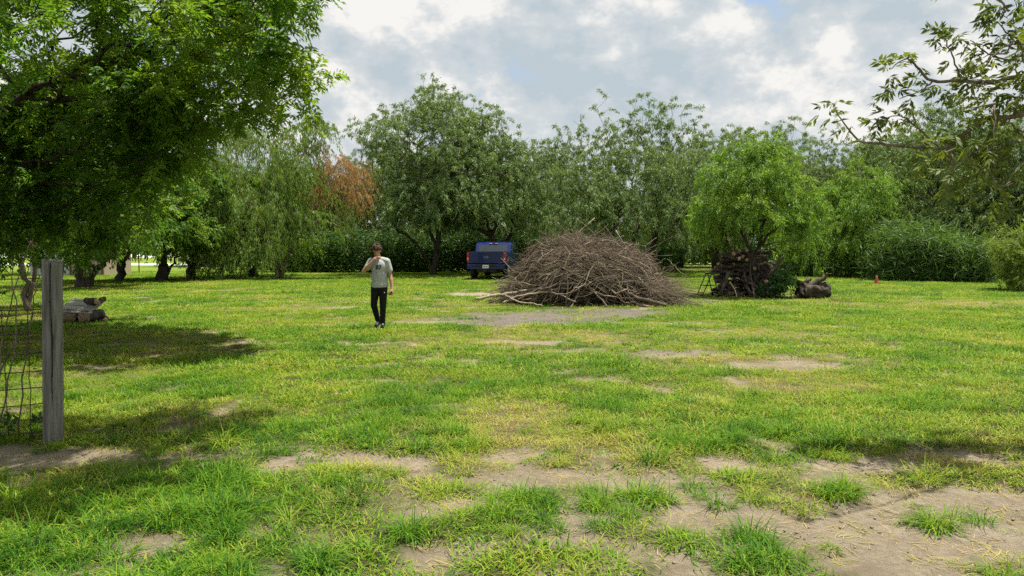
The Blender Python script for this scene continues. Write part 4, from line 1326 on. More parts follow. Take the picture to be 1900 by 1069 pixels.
# ------------------------------------------------------------------ brush pile
def brush_pile():
    g = np.random.default_rng(21)
    cx, cd = 2.26, 22.9
    root = thing('brush_pile', 'huge brown heap of cut dry branches in the middle of the clearing', 'brush pile', (cx, cd, 0))
    root.scale = (.93, .95, .88)
    AX, AY, H = 2.38, 2.2, 1.8

    def dome_z(x, y):
        r2 = (x / AX) ** 2 + (y / AY) ** 2
        skew = 1 + .48 * (fbm(x + 20, y + 20, .9, 3, 6) - .5) + .16 * (fbm(x, y, 3., 2, 16) - .5)
        return H * np.sqrt(np.clip(1 - r2 ** 1.6, 0, 1)) * skew

    def branch(n, l0, l1, r0, r1, K, inner0, inner1, wig):
        a = g.uniform(0, 2 * math.pi, n)
        rr = np.sqrt(g.uniform(0, 1, n)) * .93
        front = g.uniform(size=n) < .65
        y = np.sin(a) * rr * AY
        y = np.where(front, -np.abs(y), y)
        x = np.cos(a) * rr * AX
        q = g.uniform(inner0, inner1, n)
        z = dome_z(x, y) * q + .03
        th = g.normal(0, .42, n) + np.where(g.uniform(size=n) < .5, 0, math.pi)
        L = g.uniform(l0, l1, n)
        s = np.linspace(-.5, .5, K)
        px = x[:, None] + np.cos(th)[:, None] * L[:, None] * s
        py = y[:, None] + np.sin(th)[:, None] * L[:, None] * s * .8
        sl = g.normal(0, .2, n) * np.where(g.uniform(size=n) < .18, 3.0, 1)
        z0 = dome_z(x, y)
        zz = dome_z(px, py)
        follow = g.uniform(.35, .85, n)[:, None]
        pz = z[:, None] + (zz - z0[:, None]) * follow * q[:, None] + sl[:, None] * L[:, None] * s - .05 * (L[:, None] * s) ** 2
        w = g.normal(size=(n, K, 3)) * wig * L[:, None, None]
        Pp = np.stack([px, py, pz], -1) + np.cumsum(w, 1) * .5
        Pp[..., 2] = np.maximum(Pp[..., 2], .012)
        rb = np.exp(g.uniform(np.log(r0), np.log(r1), n))
        flip = (g.uniform(size=n) < .5)
        tp = np.linspace(1, .25, K)[None]
        Rr = rb[:, None] * np.where(flip[:, None], tp[:, ::-1], tp)
        return Pp, Rr
    # packed mass of twigs
    Pa, Ra = branch(5200, .9, 2.6, .006, .014, 6, .12, .97, .035)
    Pb, Rb = branch(1900, .6, 1.7, .004, .009, 7, .92, 1.17, .06)
    hollow = (Pa[..., 1].mean(1) < -.45 * AY) & (Pa[..., 2].mean(1) < .62) & (g.uniform(size=len(Pa)) < .8)
    Pa, Ra = Pa[~hollow], Ra[~hollow]
    hollow = (Pb[..., 1].mean(1) < -.45 * AY) & (Pb[..., 2].mean(1) < .5) & (g.uniform(size=len(Pb)) < .7)
    Pb, Rb = Pb[~hollow], Rb[~hollow]
    G = Geo().add(*tubes(Pa, Ra, 3, False)).add(*tubes(Pb, Rb, 3, False))
    # feathery ends at the right and tall wisps on top
    n = 520
    st = np.stack([g.uniform(1.3, 2.5, n), g.uniform(-2.1, .4, n), g.uniform(.05, .8, n)], -1)
    dv = norm(np.stack([g.uniform(.5, 1, n), g.normal(-.15, .35, n), g.normal(-.12, .22, n)], -1))
    t = np.linspace(0, 1, 6)[None, :, None]
    pp = st[:, None] + dv[:, None] * t * g.uniform(.6, 1.5, n)[:, None, None] + np.cumsum(g.normal(size=(n, 6, 3)), 1) * .018
    pp[..., 2] = np.maximum(pp[..., 2] - .15 * t[..., 0] ** 2, .012)
    G.add(*tubes(pp, np.tile(np.linspace(.006, .0025, 6), (n, 1)), 3, False))
    n = 150
    x = g.normal(.0, 1.0, n)
    st = np.stack([x, g.uniform(-.9, .9, n), dome_z(x, np.zeros(n)) * .93], -1)
    dv = norm(np.stack([g.normal(0, .75, n), g.normal(0, .4, n), g.uniform(.15, 1, n)], -1))
    pp = st[:, None] + dv[:, None] * t * g.uniform(.3, .95, n)[:, None, None] + np.cumsum(g.normal(size=(n, 6, 3)), 1) * .02
    G.add(*tubes(pp, np.tile(np.linspace(.008, .003, 6), (n, 1)), 3, False))
    tag(link('twig_mass', G.mesh('twig_mass', M['twig'], True), root), kind='stuff')
    # the branches that show one by one
    Pc, Rc = branch(285, 1.2, 3.2, .012, .028, 11, .80, 1.06, .035)
    for i in range(len(Pc)):
        p = Pc[i] - Pc[i].mean(0)
        Gb = Geo().add(*tubes(p[None], Rc[i][None], 6))
        for q in range(g.integers(2, 5)):          # side shoots
            j = g.integers(2, 9)
            dv = norm(norm(p[j + 1] - p[j]) * (1 if Rc[i][0] > Rc[i][-1] else -1) + .7 * g.normal(size=3))
            tt = np.linspace(0, g.uniform(.25, .8), 5)[:, None]
            Gb.add(*tubes((p[j] + dv * tt + np.cumsum(g.normal(size=(5, 3)), 0) * .015 * (tt > 0))[None], np.linspace(Rc[i][j] * .6, .003, 5)[None], 4))
        o = link('branch', Gb.mesh('branch', M['brush'], True), root, Pc[i].mean(0))
    big = [([(866, 553, 20.6), (905, 546, 20.9), (945, 540, 21.3), (1010, 530, 21.8)], .05, .05, 'grey log sticking out at the left foot of the heap'),
           ([(1248, 571, 20.6), (1200, 553, 20.8), (1150, 533, 21.1), (1100, 515, 21.6)], .07, .035, 'dark thick limb slanting down at the right front'),
           ([(1047, 566, 20.6), (1050, 520, 20.7), (1046, 480, 20.9), (1054, 458, 21.1), (1044, 440, 21.4)], .022, .01, 'pale upright branch at the middle of the front'),
           ([(1130, 570, 20.4), (1112, 548, 20.6), (1094, 530, 20.8), (1090, 510, 21.)], .03, .015, None), ([(920, 562, 20.5), (960, 545, 20.7), (1020, 540, 20.9), (1065, 560, 20.5)], .03, .02, None),
           ([(1060, 540, 20.6), (1100, 516, 20.8), (1150, 518, 20.9), (1210, 512, 21.1), (1250, 505, 21.4)], .026, .012, None), ([(1000, 515, 20.8), (1020, 498, 20.9), (1030, 490, 21.)], .024, .015, None),
           ([(925, 545, 20.6), (950, 558, 20.5), (1000, 566, 20.3)], .03, .02, None), ([(905, 520, 21.2), (935, 505, 21.4), (960, 528, 21.)], .02, .012, None), ([(1010, 506, 20.8), (1005, 530, 20.7), (1030, 520, 20.9)], .022, .012, None),
           ([(1180, 440, 23), (1150, 432, 23.2), (1120, 425, 23.4), (1060, 430, 23.)], .03, .015, None), ([(1205, 452, 23), (1235, 437, 23.2), (1275, 415, 23.4)], .011, .005, None), ([(1250, 470, 22.5), (1280, 500, 22.), (1300, 515, 21.8)], .012, .006, None)]
    for pts, r0, r1, lab in big:
        q = np.array([P(*p) for p in pts]) - np.array([cx, cd, 0])
        q[:, 2] = np.maximum(q[:, 2], r0 * .8)
        c = resample(q, 16)
        c[1:] += g.normal(size=(15, 3)) * .012
        o = link('branch', Geo().add(*tubes((c - c.mean(0))[None], np.linspace(r0, r1, 16)[None], 8)).mesh('branch', M['brush'], True), root, c.mean(0))
        if lab:
            o['label'] = lab
    # clinging dry leaves on the upper right
    n = 900
    x, y = g.normal(1.2, .5, n), g.normal(-.7, .6, n)
    p = np.stack([x, y, dome_z(x, y) * g.uniform(.9, 1.03, n)], -1)
    V, F = leaf_faces(p, norm(g.normal(size=(n, 3))), .08 * g.uniform(.6, 1.2, n), np.full(n, .03), g)
    tag(link('dry_leaves', mesh_np('dry_leaves', V, [F], [M['dead']]), root), kind='stuff')


brush_pile()


# ------------------------------------------------------------------ pickup truck
M['paint'] = m_plain('blue_car_paint', (0.006, 0.016, 0.12), 0.25, 0.2, 0.05, 2, spec=0.5, coat=0.6)
M['black'] = m_plain('black_plastic', (0.015, 0.015, 0.016), 0.55, 0, .2, 10)
M['rubber'] = m_plain('tyre_rubber', (0.02, 0.02, 0.02), 0.85, 0, .2, 20)
M['chrome'] = m_plain('bright_metal', (0.6, 0.6, 0.62), 0.25, 1.0, .1, 10)
M['glass'] = m_plain('tinted_glass', (0.03, 0.04, 0.045), 0.06, 0, .05, 2, spec=0.8)
M['red'] = m_plain('red_lens', (0.55, 0.015, 0.012), 0.18, 0, .1, 20, spec=.6)
M['clear'] = m_plain('clear_lens', (0.75, 0.75, 0.72), 0.2, 0, .05, 20)
M['white'] = m_plain('white_paint', (0.75, 0.76, 0.76), 0.5, 0, .06, 10)
M['ink'] = m_plain('dark_ink', (0.02, 0.03, 0.08), 0.6, 0, .1, 10)


def truck():
    d = 37.8
    t = thing('pickup_truck', 'blue pickup truck seen from behind, half hidden by the brush pile', 'truck', (U(902, d), d, 0.0), R(-9))
    w = 1.0

    def part(name, bm, mat, parent=None, smooth=False):
        return link(name, bm_mesh(bm, name, M[mat], smooth), parent or t)
    # bed sides, floor, front wall
    bed = box_bm(-w, -w + .09, .06, 1.86, .72, 1.43, .03)
    box_bm(w - .09, w, .06, 1.86, .72, 1.43, .03, bed)
    box_bm(-w + .09, w - .09, .1, 1.86, .74, .80, 0, bed)
    box_bm(-w + .09, w - .09, 1.80, 1.86, .80, 1.43, .01, bed)
    part('bed', bed, 'paint')
    cov = box_bm(-w + .1, w - .1, .14, 1.78, 1.36, 1.40, .01)
    part('bed_cover', cov, 'black')
    tg = part('tailgate', box_bm(-w + .1, w - .1, .0, .075, .84, 1.425, .025), 'paint')
    part('tailgate_lip', box_bm(-w + .1, w - .1, -.02, .11, 1.427, 1.46, .012), 'paint', tg)
    bm = bmesh.new()
    bmesh.ops.create_circle(bm, cap_ends=True, segments=28, radius=1)
    bmesh.ops.scale(bm, vec=(.12, .05, 1), verts=bm.verts)
    ext = bmesh.ops.extrude_face_region(bm, geom=list(bm.faces))
    bmesh.ops.translate(bm, vec=(0, 0, .012), verts=[v for v in ext['geom'] if isinstance(v, bmesh.types.BMVert)])
    bmesh.ops.rotate(bm, cent=(0, 0, 0), matrix=Matrix.Rotation(math.pi / 2, 3, 'X'), verts=bm.verts)
    em = bm_mesh(bm, 'emblem', M['chrome'])
    link('emblem', em, tg, (.0, -.001, 1.17))
    e2 = em.copy()
    e2.materials.clear()
    e2.materials.append(M['paint'])
    o = link('emblem_field', e2, tg, (0, -.005, 1.17))
    o.scale = (.84, 1, .78)
    part('tailgate_handle', box_bm(-.14, .14, -.006, .02, 1.28, 1.36, .01), 'black', tg)
    for s in (-1, 1):
        x0, x1 = (-w - .004, -w + .105) if s < 0 else (w - .105, w + .004)
        l = part('tail_light', box_bm(x0, x1, -.012, .16, .90, 1.39, .02), 'red')
        part('reverse_lens', box_bm(x0 + .03, x1 - .03, -.018, .0, 1.04, 1.12, .004), 'clear', l)
    b = box_bm(-w + .02, w - .02, -.14, .07, .56, .80, .03)
    bp = part('rear_bumper', b, 'paint')
    part('step_pad', box_bm(-.55, .55, -.146, -.05, .66, .806, .01), 'black', bp)
    lp = part('licence_plate', box_bm(-.16, .16, -.156, -.149, .61, .77, .004), 'white')
    for k, x in enumerate((-.12, -.08, -.035, .03, .07, .115)):
        part('plate_character', box_bm(x - .012, x + .012, -.159, -.1565, .66, .725), 'ink', lp)
    part('tow_hitch', box_bm(-.06, .06, -.2, .1, .44, .54, .01), 'black')
    part('frame', box_bm(-.5, .5, .0, 5.3, .42, .60, .02), 'black')
    # cab and front end
    part('cab', prism_bm([(1.9, .5), (1.9, 1.42), (2.12, 1.86), (2.35, 1.95), (3.3, 1.96), (3.6, 1.9), (4.25, 1.38), (4.25, .5)], -w + .03, w - .03, .06), 'paint')
    part('hood', prism_bm([(4.26, .55), (4.26, 1.36), (5.2, 1.29), (5.75, 1.2), (5.85, 1.0), (5.85, .55)], -w + .02, w - .02, .05), 'paint')
    rw = part('rear_window', prism_bm([(1.895, 1.45), (2.06, 1.79), (2.08, 1.79), (1.915, 1.45)], -.78, .78, .004), 'glass')
    part('windshield', prism_bm([(3.66, 1.88), (4.24, 1.41), (4.26, 1.42), (3.68, 1.9)], -.86, .86, .004), 'glass')
    for s in (-1, 1):
        x0, x1 = (-w + .022, -w + .035) if s < 0 else (w - .035, w - .022)
        part('side_window', prism_bm([(2.25, 1.42), (2.45, 1.84), (3.0, 1.87), (3.0, 1.42)], x0, x1), 'glass')
        part('side_window', prism_bm([(3.06, 1.42), (3.06, 1.87), (3.35, 1.86), (3.95, 1.42)], x0, x1), 'glass')
        m = part('mirror', box_bm(s * 1.03 - .1, s * 1.03 + .1, 3.75, 3.88, 1.38, 1.6, .03), 'black')
        hl = part('headlight', box_bm(min(s * .62, s * .97), max(s * .62, s * .97), 5.8, 5.87, .9, 1.1, .02), 'clear')
        part('wheel_arch', prism_bm([(.55, .7), (.7, .98), (1.0, 1.1), (1.35, 1.1), (1.65, .98), (1.8, .7), (1.7, .7), (1.55, .92), (1.3, 1.0), (1.05, 1.0), (.8, .92), (.65, .7)], s * w - .015, s * w + .02), 'black')
        for y in (1.18, 4.85):
            bm = bmesh.new()
            bmesh.ops.create_cone(bm, cap_ends=True, segments=32, radius1=.395, radius2=.395, depth=.28)
            bmesh.ops.bevel(bm, geom=[e for e in bm.edges if abs(e.verts[0].co.z - e.verts[1].co.z) < .01], offset=.05, segments=3, affect='EDGES')
            bmesh.ops.rotate(bm, cent=(0, 0, 0), matrix=Matrix.Rotation(math.pi / 2, 3, 'Y'), verts=bm.verts)
            wh = link('wheel', bm_mesh(bm, 'tyre', M['rubber'], True), t, (s * .86, y, .395))
            bm = bmesh.new()
            bmesh.ops.create_cone(bm, cap_ends=True, segments=28, radius1=.25, radius2=.23, depth=.02)
            bmesh.ops.rotate(bm, cent=(0, 0, 0), matrix=Matrix.Rotation(math.pi / 2, 3, 'Y'), verts=bm.verts)
            link('rim', bm_mesh(bm, 'rim', M['chrome']), wh, (s * .145, 0, 0))
    bl = part('brake_light', box_bm(-.07, .07, 2.08, 2.14, 1.86, 1.9, .006), 'red')
    for s in (-1, 1):
        part('cargo_lamp', box_bm(s * .16 - .07, s * .16 + .07, 2.075, 2.14, 1.86, 1.9, .006), 'clear', bl)


truck()


# ------------------------------------------------------------------ folding step stool and traffic cone
def stool():
    d = 25.3
    x = U(1316, d)
    t = thing('step_stool', 'black folding step stool standing left of the firewood stack', 'stool', (x, d, float(gz(x, d))), .25)

    def bar(name, a, b, r=.014, parent=None):
        return link(name, Geo().add(*tubes(np.array([[a, (np.array(a) + b) / 2, b]]), np.full((1, 3), r * 1.3), 8)).mesh(name, M['black'], True), parent or t)
    for y in (-.19, .19):
        bar('leg', (-.36, y, 0), (-.02, y, .76))
        bar('leg', (.26, y, 0), (.06, y, .76))
        bar('handrail', (-.02, y, .76), (.28, y, .78))
    bar('crossbar', (-.3, -.19, .13), (-.3, .19, .13), .01)
    bar('crossbar', (.23, -.19, .13), (.23, .19, .13), .01)
    link('seat', bm_mesh(box_bm(-.06, .3, -.21, .21, .765, .80, .012), 'seat', M['black']), t)
    link('step', bm_mesh(box_bm(-.24, .12, -.19, .19, .36, .385, .008), 'step', M['black']), t)


stool()
M['orange'] = m_plain('faded_orange_plastic', (0.42, 0.10, 0.045), 0.6, 0, .15, 10)


def cone():
    d = D(527)
    x = U(1627, d)
    t = thing('traffic_cone', 'small orange traffic cone on the far lawn right of the stump', 'cone', (x, d, float(gz(x, d)) + .02))
    prof = [(.105, .0), (.10, .03), (.075, .14), (.05, .27), (.033, .345), (.022, .352), (.0, .352)]
    n = 24
    a = np.arange(n) * 2 * math.pi / n
    V = np.concatenate([np.stack([r * np.cos(a), r * np.sin(a), np.full(n, z)], -1) for r, z in prof])
    i = np.arange(len(prof) * n).reshape(-1, n)
    nx = np.roll(i, -1, 1)
    link('cone_body', mesh_np('cone_body', V, [np.stack([i[:-1], nx[:-1], nx[1:], i[1:]], -1).reshape(-1, 4)], [M['orange']], True), t)
    link('base', bm_mesh(box_bm(-.14, .14, -.14, .14, -.02, .012, .01), 'base', M['orange']), t)


cone()


# ------------------------------------------------------------------ far left: drive, path, shed, houses
M['concrete'] = m_plain('pale_concrete', (0.55, 0.53, 0.49), 0.9, 0, .08, .6, spec=.2)
M['shedwhite'] = m_plain('white_sheet_metal', (0.62, 0.63, 0.63), 0.6, 0, .1, 3)
M['tan'] = m_plain('tan_siding', (0.42, 0.35, 0.24), 0.7, 0, .1, 4)
M['rust'] = m_plain('rust_brown_trim', (0.22, 0.10, 0.05), 0.8, 0, .2, 10)
M['brick'] = m_plain('red_brick', (0.30, 0.15, 0.11), 0.9, 0, .2, 6)
M['shingle'] = m_plain('grey_shingle', (0.16, 0.155, 0.15), 0.9, 0, .15, 4)
M['roofmetal'] = m_plain('grey_roof_metal', (0.33, 0.34, 0.35), 0.5, .3, .1, 3)


def strip(name, label, pts, z, cat):
    v = [(x, y, z) for x, y in pts]
    me = bpy.data.meshes.new(name)
    bm = bmesh.new()
    top = [bm.verts.new(p) for p in v]
    bot = [bm.verts.new((p[0], p[1], z - .3)) for p in v]
    bm.faces.new(top)
    for k in range(len(v)):
        bm.faces.new((top[k], bot[k], bot[(k + 1) % len(v)], top[(k + 1) % len(v)]))
    bm.normal_update()
    tag(link(name, bm_mesh(bm, name, M['concrete'])), label, cat, kind='structure')


strip('driveway', 'pale concrete driveway far off at the left', [(-170, 112), (-30, 112), (-30, 172), (-170, 172)], .06, 'driveway')
strip('path', 'narrow pale path crossing the far left lawn', [(-120, 66), (-28, 66), (-28, 74), (-120, 74)], .05, 'path')


def shed():
    d = 44.
    x0 = U(131, d)
    t = thing('garden_shed', 'white and tan garden shed behind the shaded trees', 'shed', (x0, d, 0), R(-8))
    part = lambda n, bm, m, p=None: link(n, bm_mesh(bm, n, M[m]), p or t)
    wl = part('front_wall', box_bm(-2.6, -.06, 0, .08, 0, 2.55), 'shedwhite')
    for k in range(14):
        part('rib', box_bm(-2.55 + k * .185, -2.52 + k * .185, -.02, -.001, 0, 2.5), 'shedwhite', wl)
    wr = part('side_wall', box_bm(.06, 2.0, .02, .1, 0, 2.55), 'tan')
    for k in range(12):
        part('board', box_bm(.06, 2.0, -.004, .019, .02 + k * .21, .21 + k * .21, .006), 'tan', wr)
    part('corner_post', box_bm(-.06, .06, -.03, .09, 0, 2.55), 'rust')
    part('corner_post', box_bm(2.0, 2.1, -.03, .09, 0, 2.55), 'rust')
    part('back_wall', box_bm(-2.6, 2.1, 2.4, 2.48, 0, 2.55), 'shedwhite')
    part('end_wall', box_bm(-2.68, -2.6, 0, 2.48, 0, 2.55), 'shedwhite')
    part('end_wall', box_bm(2.1, 2.18, .0, 2.48, 0, 2.55), 'tan')
    part('roof', prism_bm([(-.3, 2.52), (1.24, 3.3), (2.8, 2.52), (2.8, 2.6), (1.24, 3.4), (-.3, 2.6)], -2.9, 2.4), 'roofmetal')


shed()


def house(px, d, W, wall, label, rot=0.):
    t = thing('house', label, 'house', (U(px, d), d, 0), rot)
    part = lambda n, bm, m, p=None: link(n, bm_mesh(bm, n, M[m]), p or t)
    part('wall', box_bm(-W / 2, W / 2, 0, 9, 0, 2.9), wall)
    rf = bmesh.new()
    e = .6
    b = [rf.verts.new(p) for p in ((-W / 2 - e, -e, 2.9), (W / 2 + e, -e, 2.9), (W / 2 + e, 9 + e, 2.9), (-W / 2 - e, 9 + e, 2.9))]
    r = [rf.verts.new(p) for p in ((-W / 2 + 4, 4.5, 5.6), (W / 2 - 4, 4.5, 5.6))]
    for f in ((b[0], b[1], r[1], r[0]), (b[1], b[2], r[1]), (b[2], b[3], r[0], r[1]), (b[3], b[0], r[0]), (b[3], b[2], b[1], b[0])):
        rf.faces.new(f)
    part('roof', rf, 'shingle')
    for x in (-.34, -.12, .34):
        wd = part('window', box_bm(W * x - .8, W * x + .8, -.06, -.003, .9, 2.2, .01), 'white')
        part('pane', box_bm(W * x - .7, W * x + .7, -.075, -.062, 1.0, 2.1), 'glass', wd)
    dr = part('door', box_bm(W * .12 - .5, W * .12 + .5, -.06, -.003, 0, 2.1, .01), 'rust')
    part('handle', box_bm(W * .12 + .34, W * .12 + .4, -.11, -.062, .98, 1.06), 'chrome', dr)


house(60, 185, 26, 'shedwhite', 'pale house with grey roof far beyond the drive at the left edge')
house(225, 180, 22, 'brick', 'red brick house with grey roof far beyond the shaded trees')
for px, lab in ((203, 'thin metal fence stake right of the shed'), (258, 'thin metal fence stake nearer the leaning twin trunk')):
    o = link('fence_stake', bm_mesh(box_bm(-.03, .03, -.03, .03, -.1, 1.6, .008), 'fence_stake', M['rust']), None, (U(px, 48), 48, 0))
    tag(o, lab, 'stake', 'fence stakes on the far lawn')
for k, (px, d) in enumerate(((-60, 210), (120, 215), (330, 205), (20, 230), (250, 225))):
    more(mesq_b, px, d, 1.3, k * 1.3, ('far-off tree behind the pale house at the left edge', 'far-off tree between the two distant houses', 'far-off tree right of the red brick house', 'farthest tree above the pale house roof', 'farthest tree above the red brick house roof')[k])


# ------------------------------------------------------------------ person
M['skin'] = m_plain('skin', (0.46, 0.25, 0.17), 0.5, 0, .06, 12)
M['shirt'] = m_plain('grey_cotton', (0.40, 0.405, 0.40), 0.9, 0, .05, 30, .15, .15)
M['trouser'] = m_plain('black_jersey', (0.012, 0.012, 0.013), 0.85, 0, .15, 20, .1, .2)
M['hair'] = m_bark('brown_hair', (0.03, 0.018, 0.012), (0.12, 0.07, 0.045), 40, (1, 1, 1))
M['leather'] = m_plain('brown_leather', (0.13, 0.065, 0.035), 0.7, 0, .2, 25)


def chain(G, pts, rads):
    """overlapping spheres along a limb; later fused by remeshing"""
    for (a, ra), (b, rb) in zip(list(zip(pts, rads))[:-1], list(zip(pts, rads))[1:]):
        a, b = np.array(a, float), np.array(b, float)
        n = max(2, int(np.linalg.norm(b - a) / (min(ra, rb) * .3)))
        for t in np.linspace(0, 1, n):
            G.add(*sph(a + (b - a) * t, ra + (rb - ra) * t, 10))


def fuse(G, name, mat, voxel=.008, smooth=6):
    o = bpy.data.objects.new('tmp', G.mesh('tmp'))
    COL.objects.link(o)
    m = o.modifiers.new('r', 'REMESH')
    m.mode, m.voxel_size, m.use_smooth_shade = 'VOXEL', voxel, True
    s = o.modifiers.new('s', 'SMOOTH')
    s.iterations, s.factor = smooth, .5
    me = bpy.data.meshes.new_from_object(o.evaluated_get(bpy.context.evaluated_depsgraph_get()))
    bpy.data.objects.remove(o)
    me.name = name
    me.materials.clear()
    me.materials.append(mat)
    for p in me.polygons:
        p.use_smooth = True
    return me


def person():
    g = np.random.default_rng(31)
    d = D(612)
    x = U(703, d)
    z = float(gz(x, d))
    root = thing('person', 'person in grey T-shirt numbered 87 and black trousers, one hand raised to the face', 'person', (x, d, z))
    tilt = np.array(Matrix.Rotation(R(24), 3, 'X'))
    # body: head, neck, arms and hands, one continuous surface
    G = Geo()
    hc = np.array([-.03, -.045, 1.60])
    loc = lambda p: hc + tilt @ np.array(p, float)
    G.add(*sph(loc((0, .012, .03)), (.076, .094, .092), 20, tilt))
    G.add(*sph(loc((0, -.022, -.05)), (.056, .066, .068), 16, tilt))
    G.add(*sph(loc((0, -.045, -.09)), (.03, .03, .026), 12, tilt))
    G.add(*sph(loc((0, -.098, -.03)), (.013, .018, .016), 10, tilt))
    chain(G, [loc((0, -.085, .01)), loc((0, -.1, -.025))], [.009, .011])
    chain(G, [loc((-.028, -.083, -.068)), loc((.028, -.083, -.068))], [.008, .008])
    chain(G, [loc((-.045, -.072, .022)), loc((.045, -.072, .022))], [.012, .012])
    for s in (-1, 1):
        G.add(*sph(loc((s * .078, .01, -.015)), (.012, .022, .032), 10, tilt))
    chain(G, [(-.01, .03, 1.36), (-.012, .02, 1.44), loc((0, .02, -.06))], [.07, .057, .054])
    chain(G, [(-.16, .02, 1.38), (0, .025, 1.38), (.16, .02, 1.38)], [.045, .06, .045])
    chain(G, [(0, .02, 1.36), (0, .02, 1.1), (0, .02, .9)], [.09, .09, .1])
    # raised arm and its hand at the chin
    chain(G, [(-.18, .01, 1.375), (-.30, -.10, 1.165)], [.045, .041])
    chain(G, [(-.30, -.10, 1.165), (-.20, -.17, 1.27), (-.085, -.205, 1.385)], [.041, .040, .026])
    chain(G, [(-.085, -.205, 1.385), (-.05, -.20, 1.425), (-.02, -.19, 1.45)], [.026, .03, .028])
    chain(G, [(-.055, -.205, 1.405), (-.03, -.2, 1.43)], [.026, .027])
    for k, (dz, L) in enumerate(((.03, .075), (.008, .085), (-.014, .08), (-.034, .062))):
        b = np.array([-.015, -.195, 1.45 + dz * .75])
        chain(G, [b - np.array([.02, .0, .012]), b + np.array([L * .45, -.01, .008]), b + np.array([L * .8, .012, .006]), b + np.array([L * .98, .032, 0])], [.0105, .0095, .009, .0075])
    chain(G, [(-.06, -.195, 1.415), (-.062, -.18, 1.455), (-.052, -.16, 1.49)], [.014, .011, .009])
    # hanging arm and its hand
    chain(G, [(.18, .01, 1.375), (.228, .03, 1.10)], [.045, .041])
    chain(G, [(.228, .03, 1.10), (.245, .0, 1.0), (.268, -.035, .845)], [.041, .04, .027])
    chain(G, [(.268, -.035, .845), (.272, -.045, .80), (.27, -.05, .765)], [.027, .031, .03])
    for k, (dy, L) in enumerate(((-.034, .07), (-.012, .08), (.011, .075), (.032, .058))):
        b = np.array([.278, -.05 + dy, .765])
        chain(G, [b + np.array([0, 0, .02]), b + np.array([.012, 0, -L * .45]), b + np.array([-.008, 0, -L * .85]), b + np.array([-.034, 0, -L * .95])], [.0105, .0098, .009, .0078])
    chain(G, [(.262, -.075, .79), (.245, -.098, .755), (.232, -.096, .725)], [.014, .0115, .0095])
    link('body', fuse(G, 'body', M['skin'], .0065, 3), root)
    for s in (-1, 1):
        link('eye', Geo().add(*sph(loc((s * .032, -.078, .0)), (.011, .008, .007), 10)).mesh('eye', M['ink'], True), root)
    # T-shirt
    G = Geo()
    G.add(*sph((0, .01, 1.27), (.178, .122, .17), 20))
    G.add(*sph((0, .01, 1.05), (.165, .118, .22), 20))
    G.add(*sph((0, .01, .90), (.178, .128, .12), 20))
    chain(G, [(-.155, .015, 1.385), (-.06, .02, 1.405)], [.068, .07])
    chain(G, [(.155, .015, 1.385), (.06, .02, 1.405)], [.068, .07])
    chain(G, [(-.06, .02, 1.40), (.06, .02, 1.40)], [.07, .07])
    chain(G, [(-.17, .01, 1.375), (-.225, -.03, 1.26)], [.07, .072])
    chain(G, [(.17, .01, 1.375), (.213, .02, 1.20)], [.068, .07])
    for k in range(16):      # soft folds
        a, zz = g.uniform(0, 6.28), g.uniform(.9, 1.25)
        c = np.array([.165 * math.cos(a), .01 + .115 * math.sin(a), zz])
        chain(G, [c, c + np.array([g.normal(0, .03), 0, -.12])], [.014, .009])
    me = fuse(G, 'shirt', M['shirt'], .0085, 5)
    bm = bmesh.new()
    bm.from_mesh(me)
    for co, no in (((0, 0, .845), (0.03, 0, -1)),):
        bmesh.ops.bisect_plane(bm, geom=bm.verts[:] + bm.edges[:] + bm.faces[:], plane_co=co, plane_no=no, clear_outer=True)
    bm.to_mesh(me)
    bm.free()
    shirt = link('shirt', me, root)
    # printed number on the chest
    cu = bpy.data.curves.new('t', 'FONT')
    cu.body, cu.size, cu.align_x, cu.align_y, cu.offset = '87', .12, 'CENTER', 'CENTER', .0045
    to = bpy.data.objects.new('t', cu)
    COL.objects.link(to)
    tm = bpy.data.meshes.new_from_object(to.evaluated_get(bpy.context.evaluated_depsgraph_get()))
    bpy.data.objects.remove(to)
    bm = bmesh.new()
    bm.from_mesh(tm)
    bmesh.ops.triangulate(bm, faces=bm.faces)
    bmesh.ops.subdivide_edges(bm, edges=[e for e in bm.edges if e.calc_length() > .03], cuts=2)
    from mathutils.bvhtree import BVHTree
    b2 = bmesh.new()
    b2.from_mesh(me)
    tree = BVHTree.FromBMesh(b2)
    for v in bm.verts:
        px, pz = v.co.x + .012, v.co.y + 1.255
        h = tree.ray_cast(Vector((px, -1, pz)), Vector((0, 1, 0)))
        v.co = Vector((px, (h[0].y if h[0] else -.11) - .005, pz))
    b2.free()
    link('number_print', bm_mesh(bm, 'number_print', M['ink']), shirt)
    # trousers
    G = Geo()
    G.add(*sph((0, .015, .86), (.162, .115, .10), 18))
    chain(G, [(-.08, .015, .82), (-.115, .02, .48), (-.062, .17, .16)], [.098, .07, .056])
    chain(G, [(.08, .01, .82), (.082, -.035, .46), (.068, -.01, .10)], [.098, .07, .056])
    for c, L in (((-.08, -.06, .2), 1), ):
        pass
    tr = link('trousers', fuse(G, 'trousers', M['trouser'], .0085, 4), root)
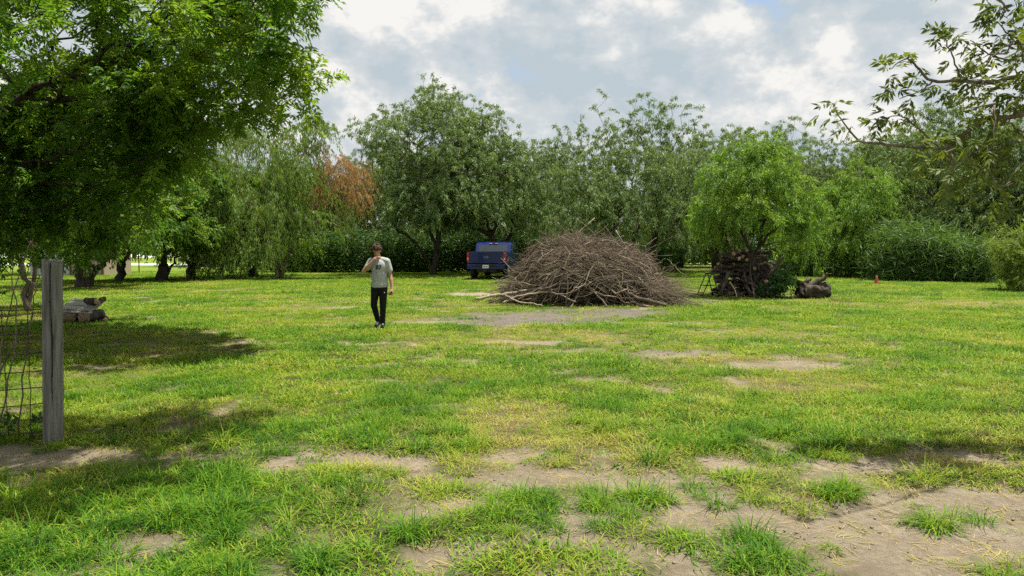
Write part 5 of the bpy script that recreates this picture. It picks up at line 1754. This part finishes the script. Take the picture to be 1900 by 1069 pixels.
    link('badge', Geo().add(*sph((.125, -.083, .745), (.013, .006, .013), 10)).mesh('badge', M['white'], True), tr)
    # shoes
    for toe, heel in (((-.085, .035, .035), (-.06, .20, .075)), ((.085, -.165, .04), (.067, .02, .05))):
        toe, heel = np.array(toe), np.array(heel)
        G = Geo()
        chain(G, [toe, toe * .5 + heel * .5 + np.array([0, 0, .015]), heel], [.037, .042, .04])
        chain(G, [heel + np.array([0, -.02, 0]), heel + np.array([0, -.01, .06])], [.04, .045])
        sh = link('shoe', fuse(G, 'shoe', M['trouser'], .007, 3), root)
        G = Geo()
        chain(G, [toe - np.array([0, 0, .026]), heel - np.array([0, 0, .03])], [.02, .02])
        me = fuse(G, 'sole', M['white'], .006, 2)
        so = link('sole', me, sh)
        mid = toe * .55 + heel * .45
        so.matrix_parent_inverse = Matrix.Identity(4)
        for k in range(4):
            c = toe * (.75 - .13 * k) + heel * (.25 + .13 * k) + np.array([0, -.004, .038 + .006 * k])
            link('lace', Geo().add(*tubes(np.array([[c + np.array([-.028, 0, -.006]), c + np.array([0, 0, .008]), c + np.array([.028, 0, -.006])]]), np.full((1, 3), .006), 6)).mesh('lace', M['white'], True), sh)
    # curly hair
    G = Geo()
    for k in range(210):
        u = norm(g.normal(size=3))
        if u[2] < -.35 or (u[1] < -.3 and u[2] < .12):
            continue
        c = loc(np.array([0, .012, .035]) + u * np.array([.083, .098, .092]) * g.uniform(.95, 1.14))
        G.add(*sph(c, g.uniform(.015, .03), 8))
    G.add(*sph(loc((0, .02, .045)), (.08, .096, .088), 16, tilt))
    link('hair', fuse(G, 'hair', M['hair'], .006, 1), root)
    # what the lowered hand holds
    G = Geo()
    chain(G, [(-.035, 0, 0), (.0, -.01, -.004), (.035, -.005, .004)], [.026, .032, .026])
    for k in range(5):
        chain(G, [(-.03, -.03 + k * .014, -.005), (-.065, -.032 + k * .016, -.012)], [.011, .009])
    o = link('work_glove', fuse(G, 'work_glove', M['leather'], .005, 2), None, (x + .238, d - .055, z + .722))
    tag(o, 'small brown leather bundle held in the lowered hand of the person', 'glove')


person()
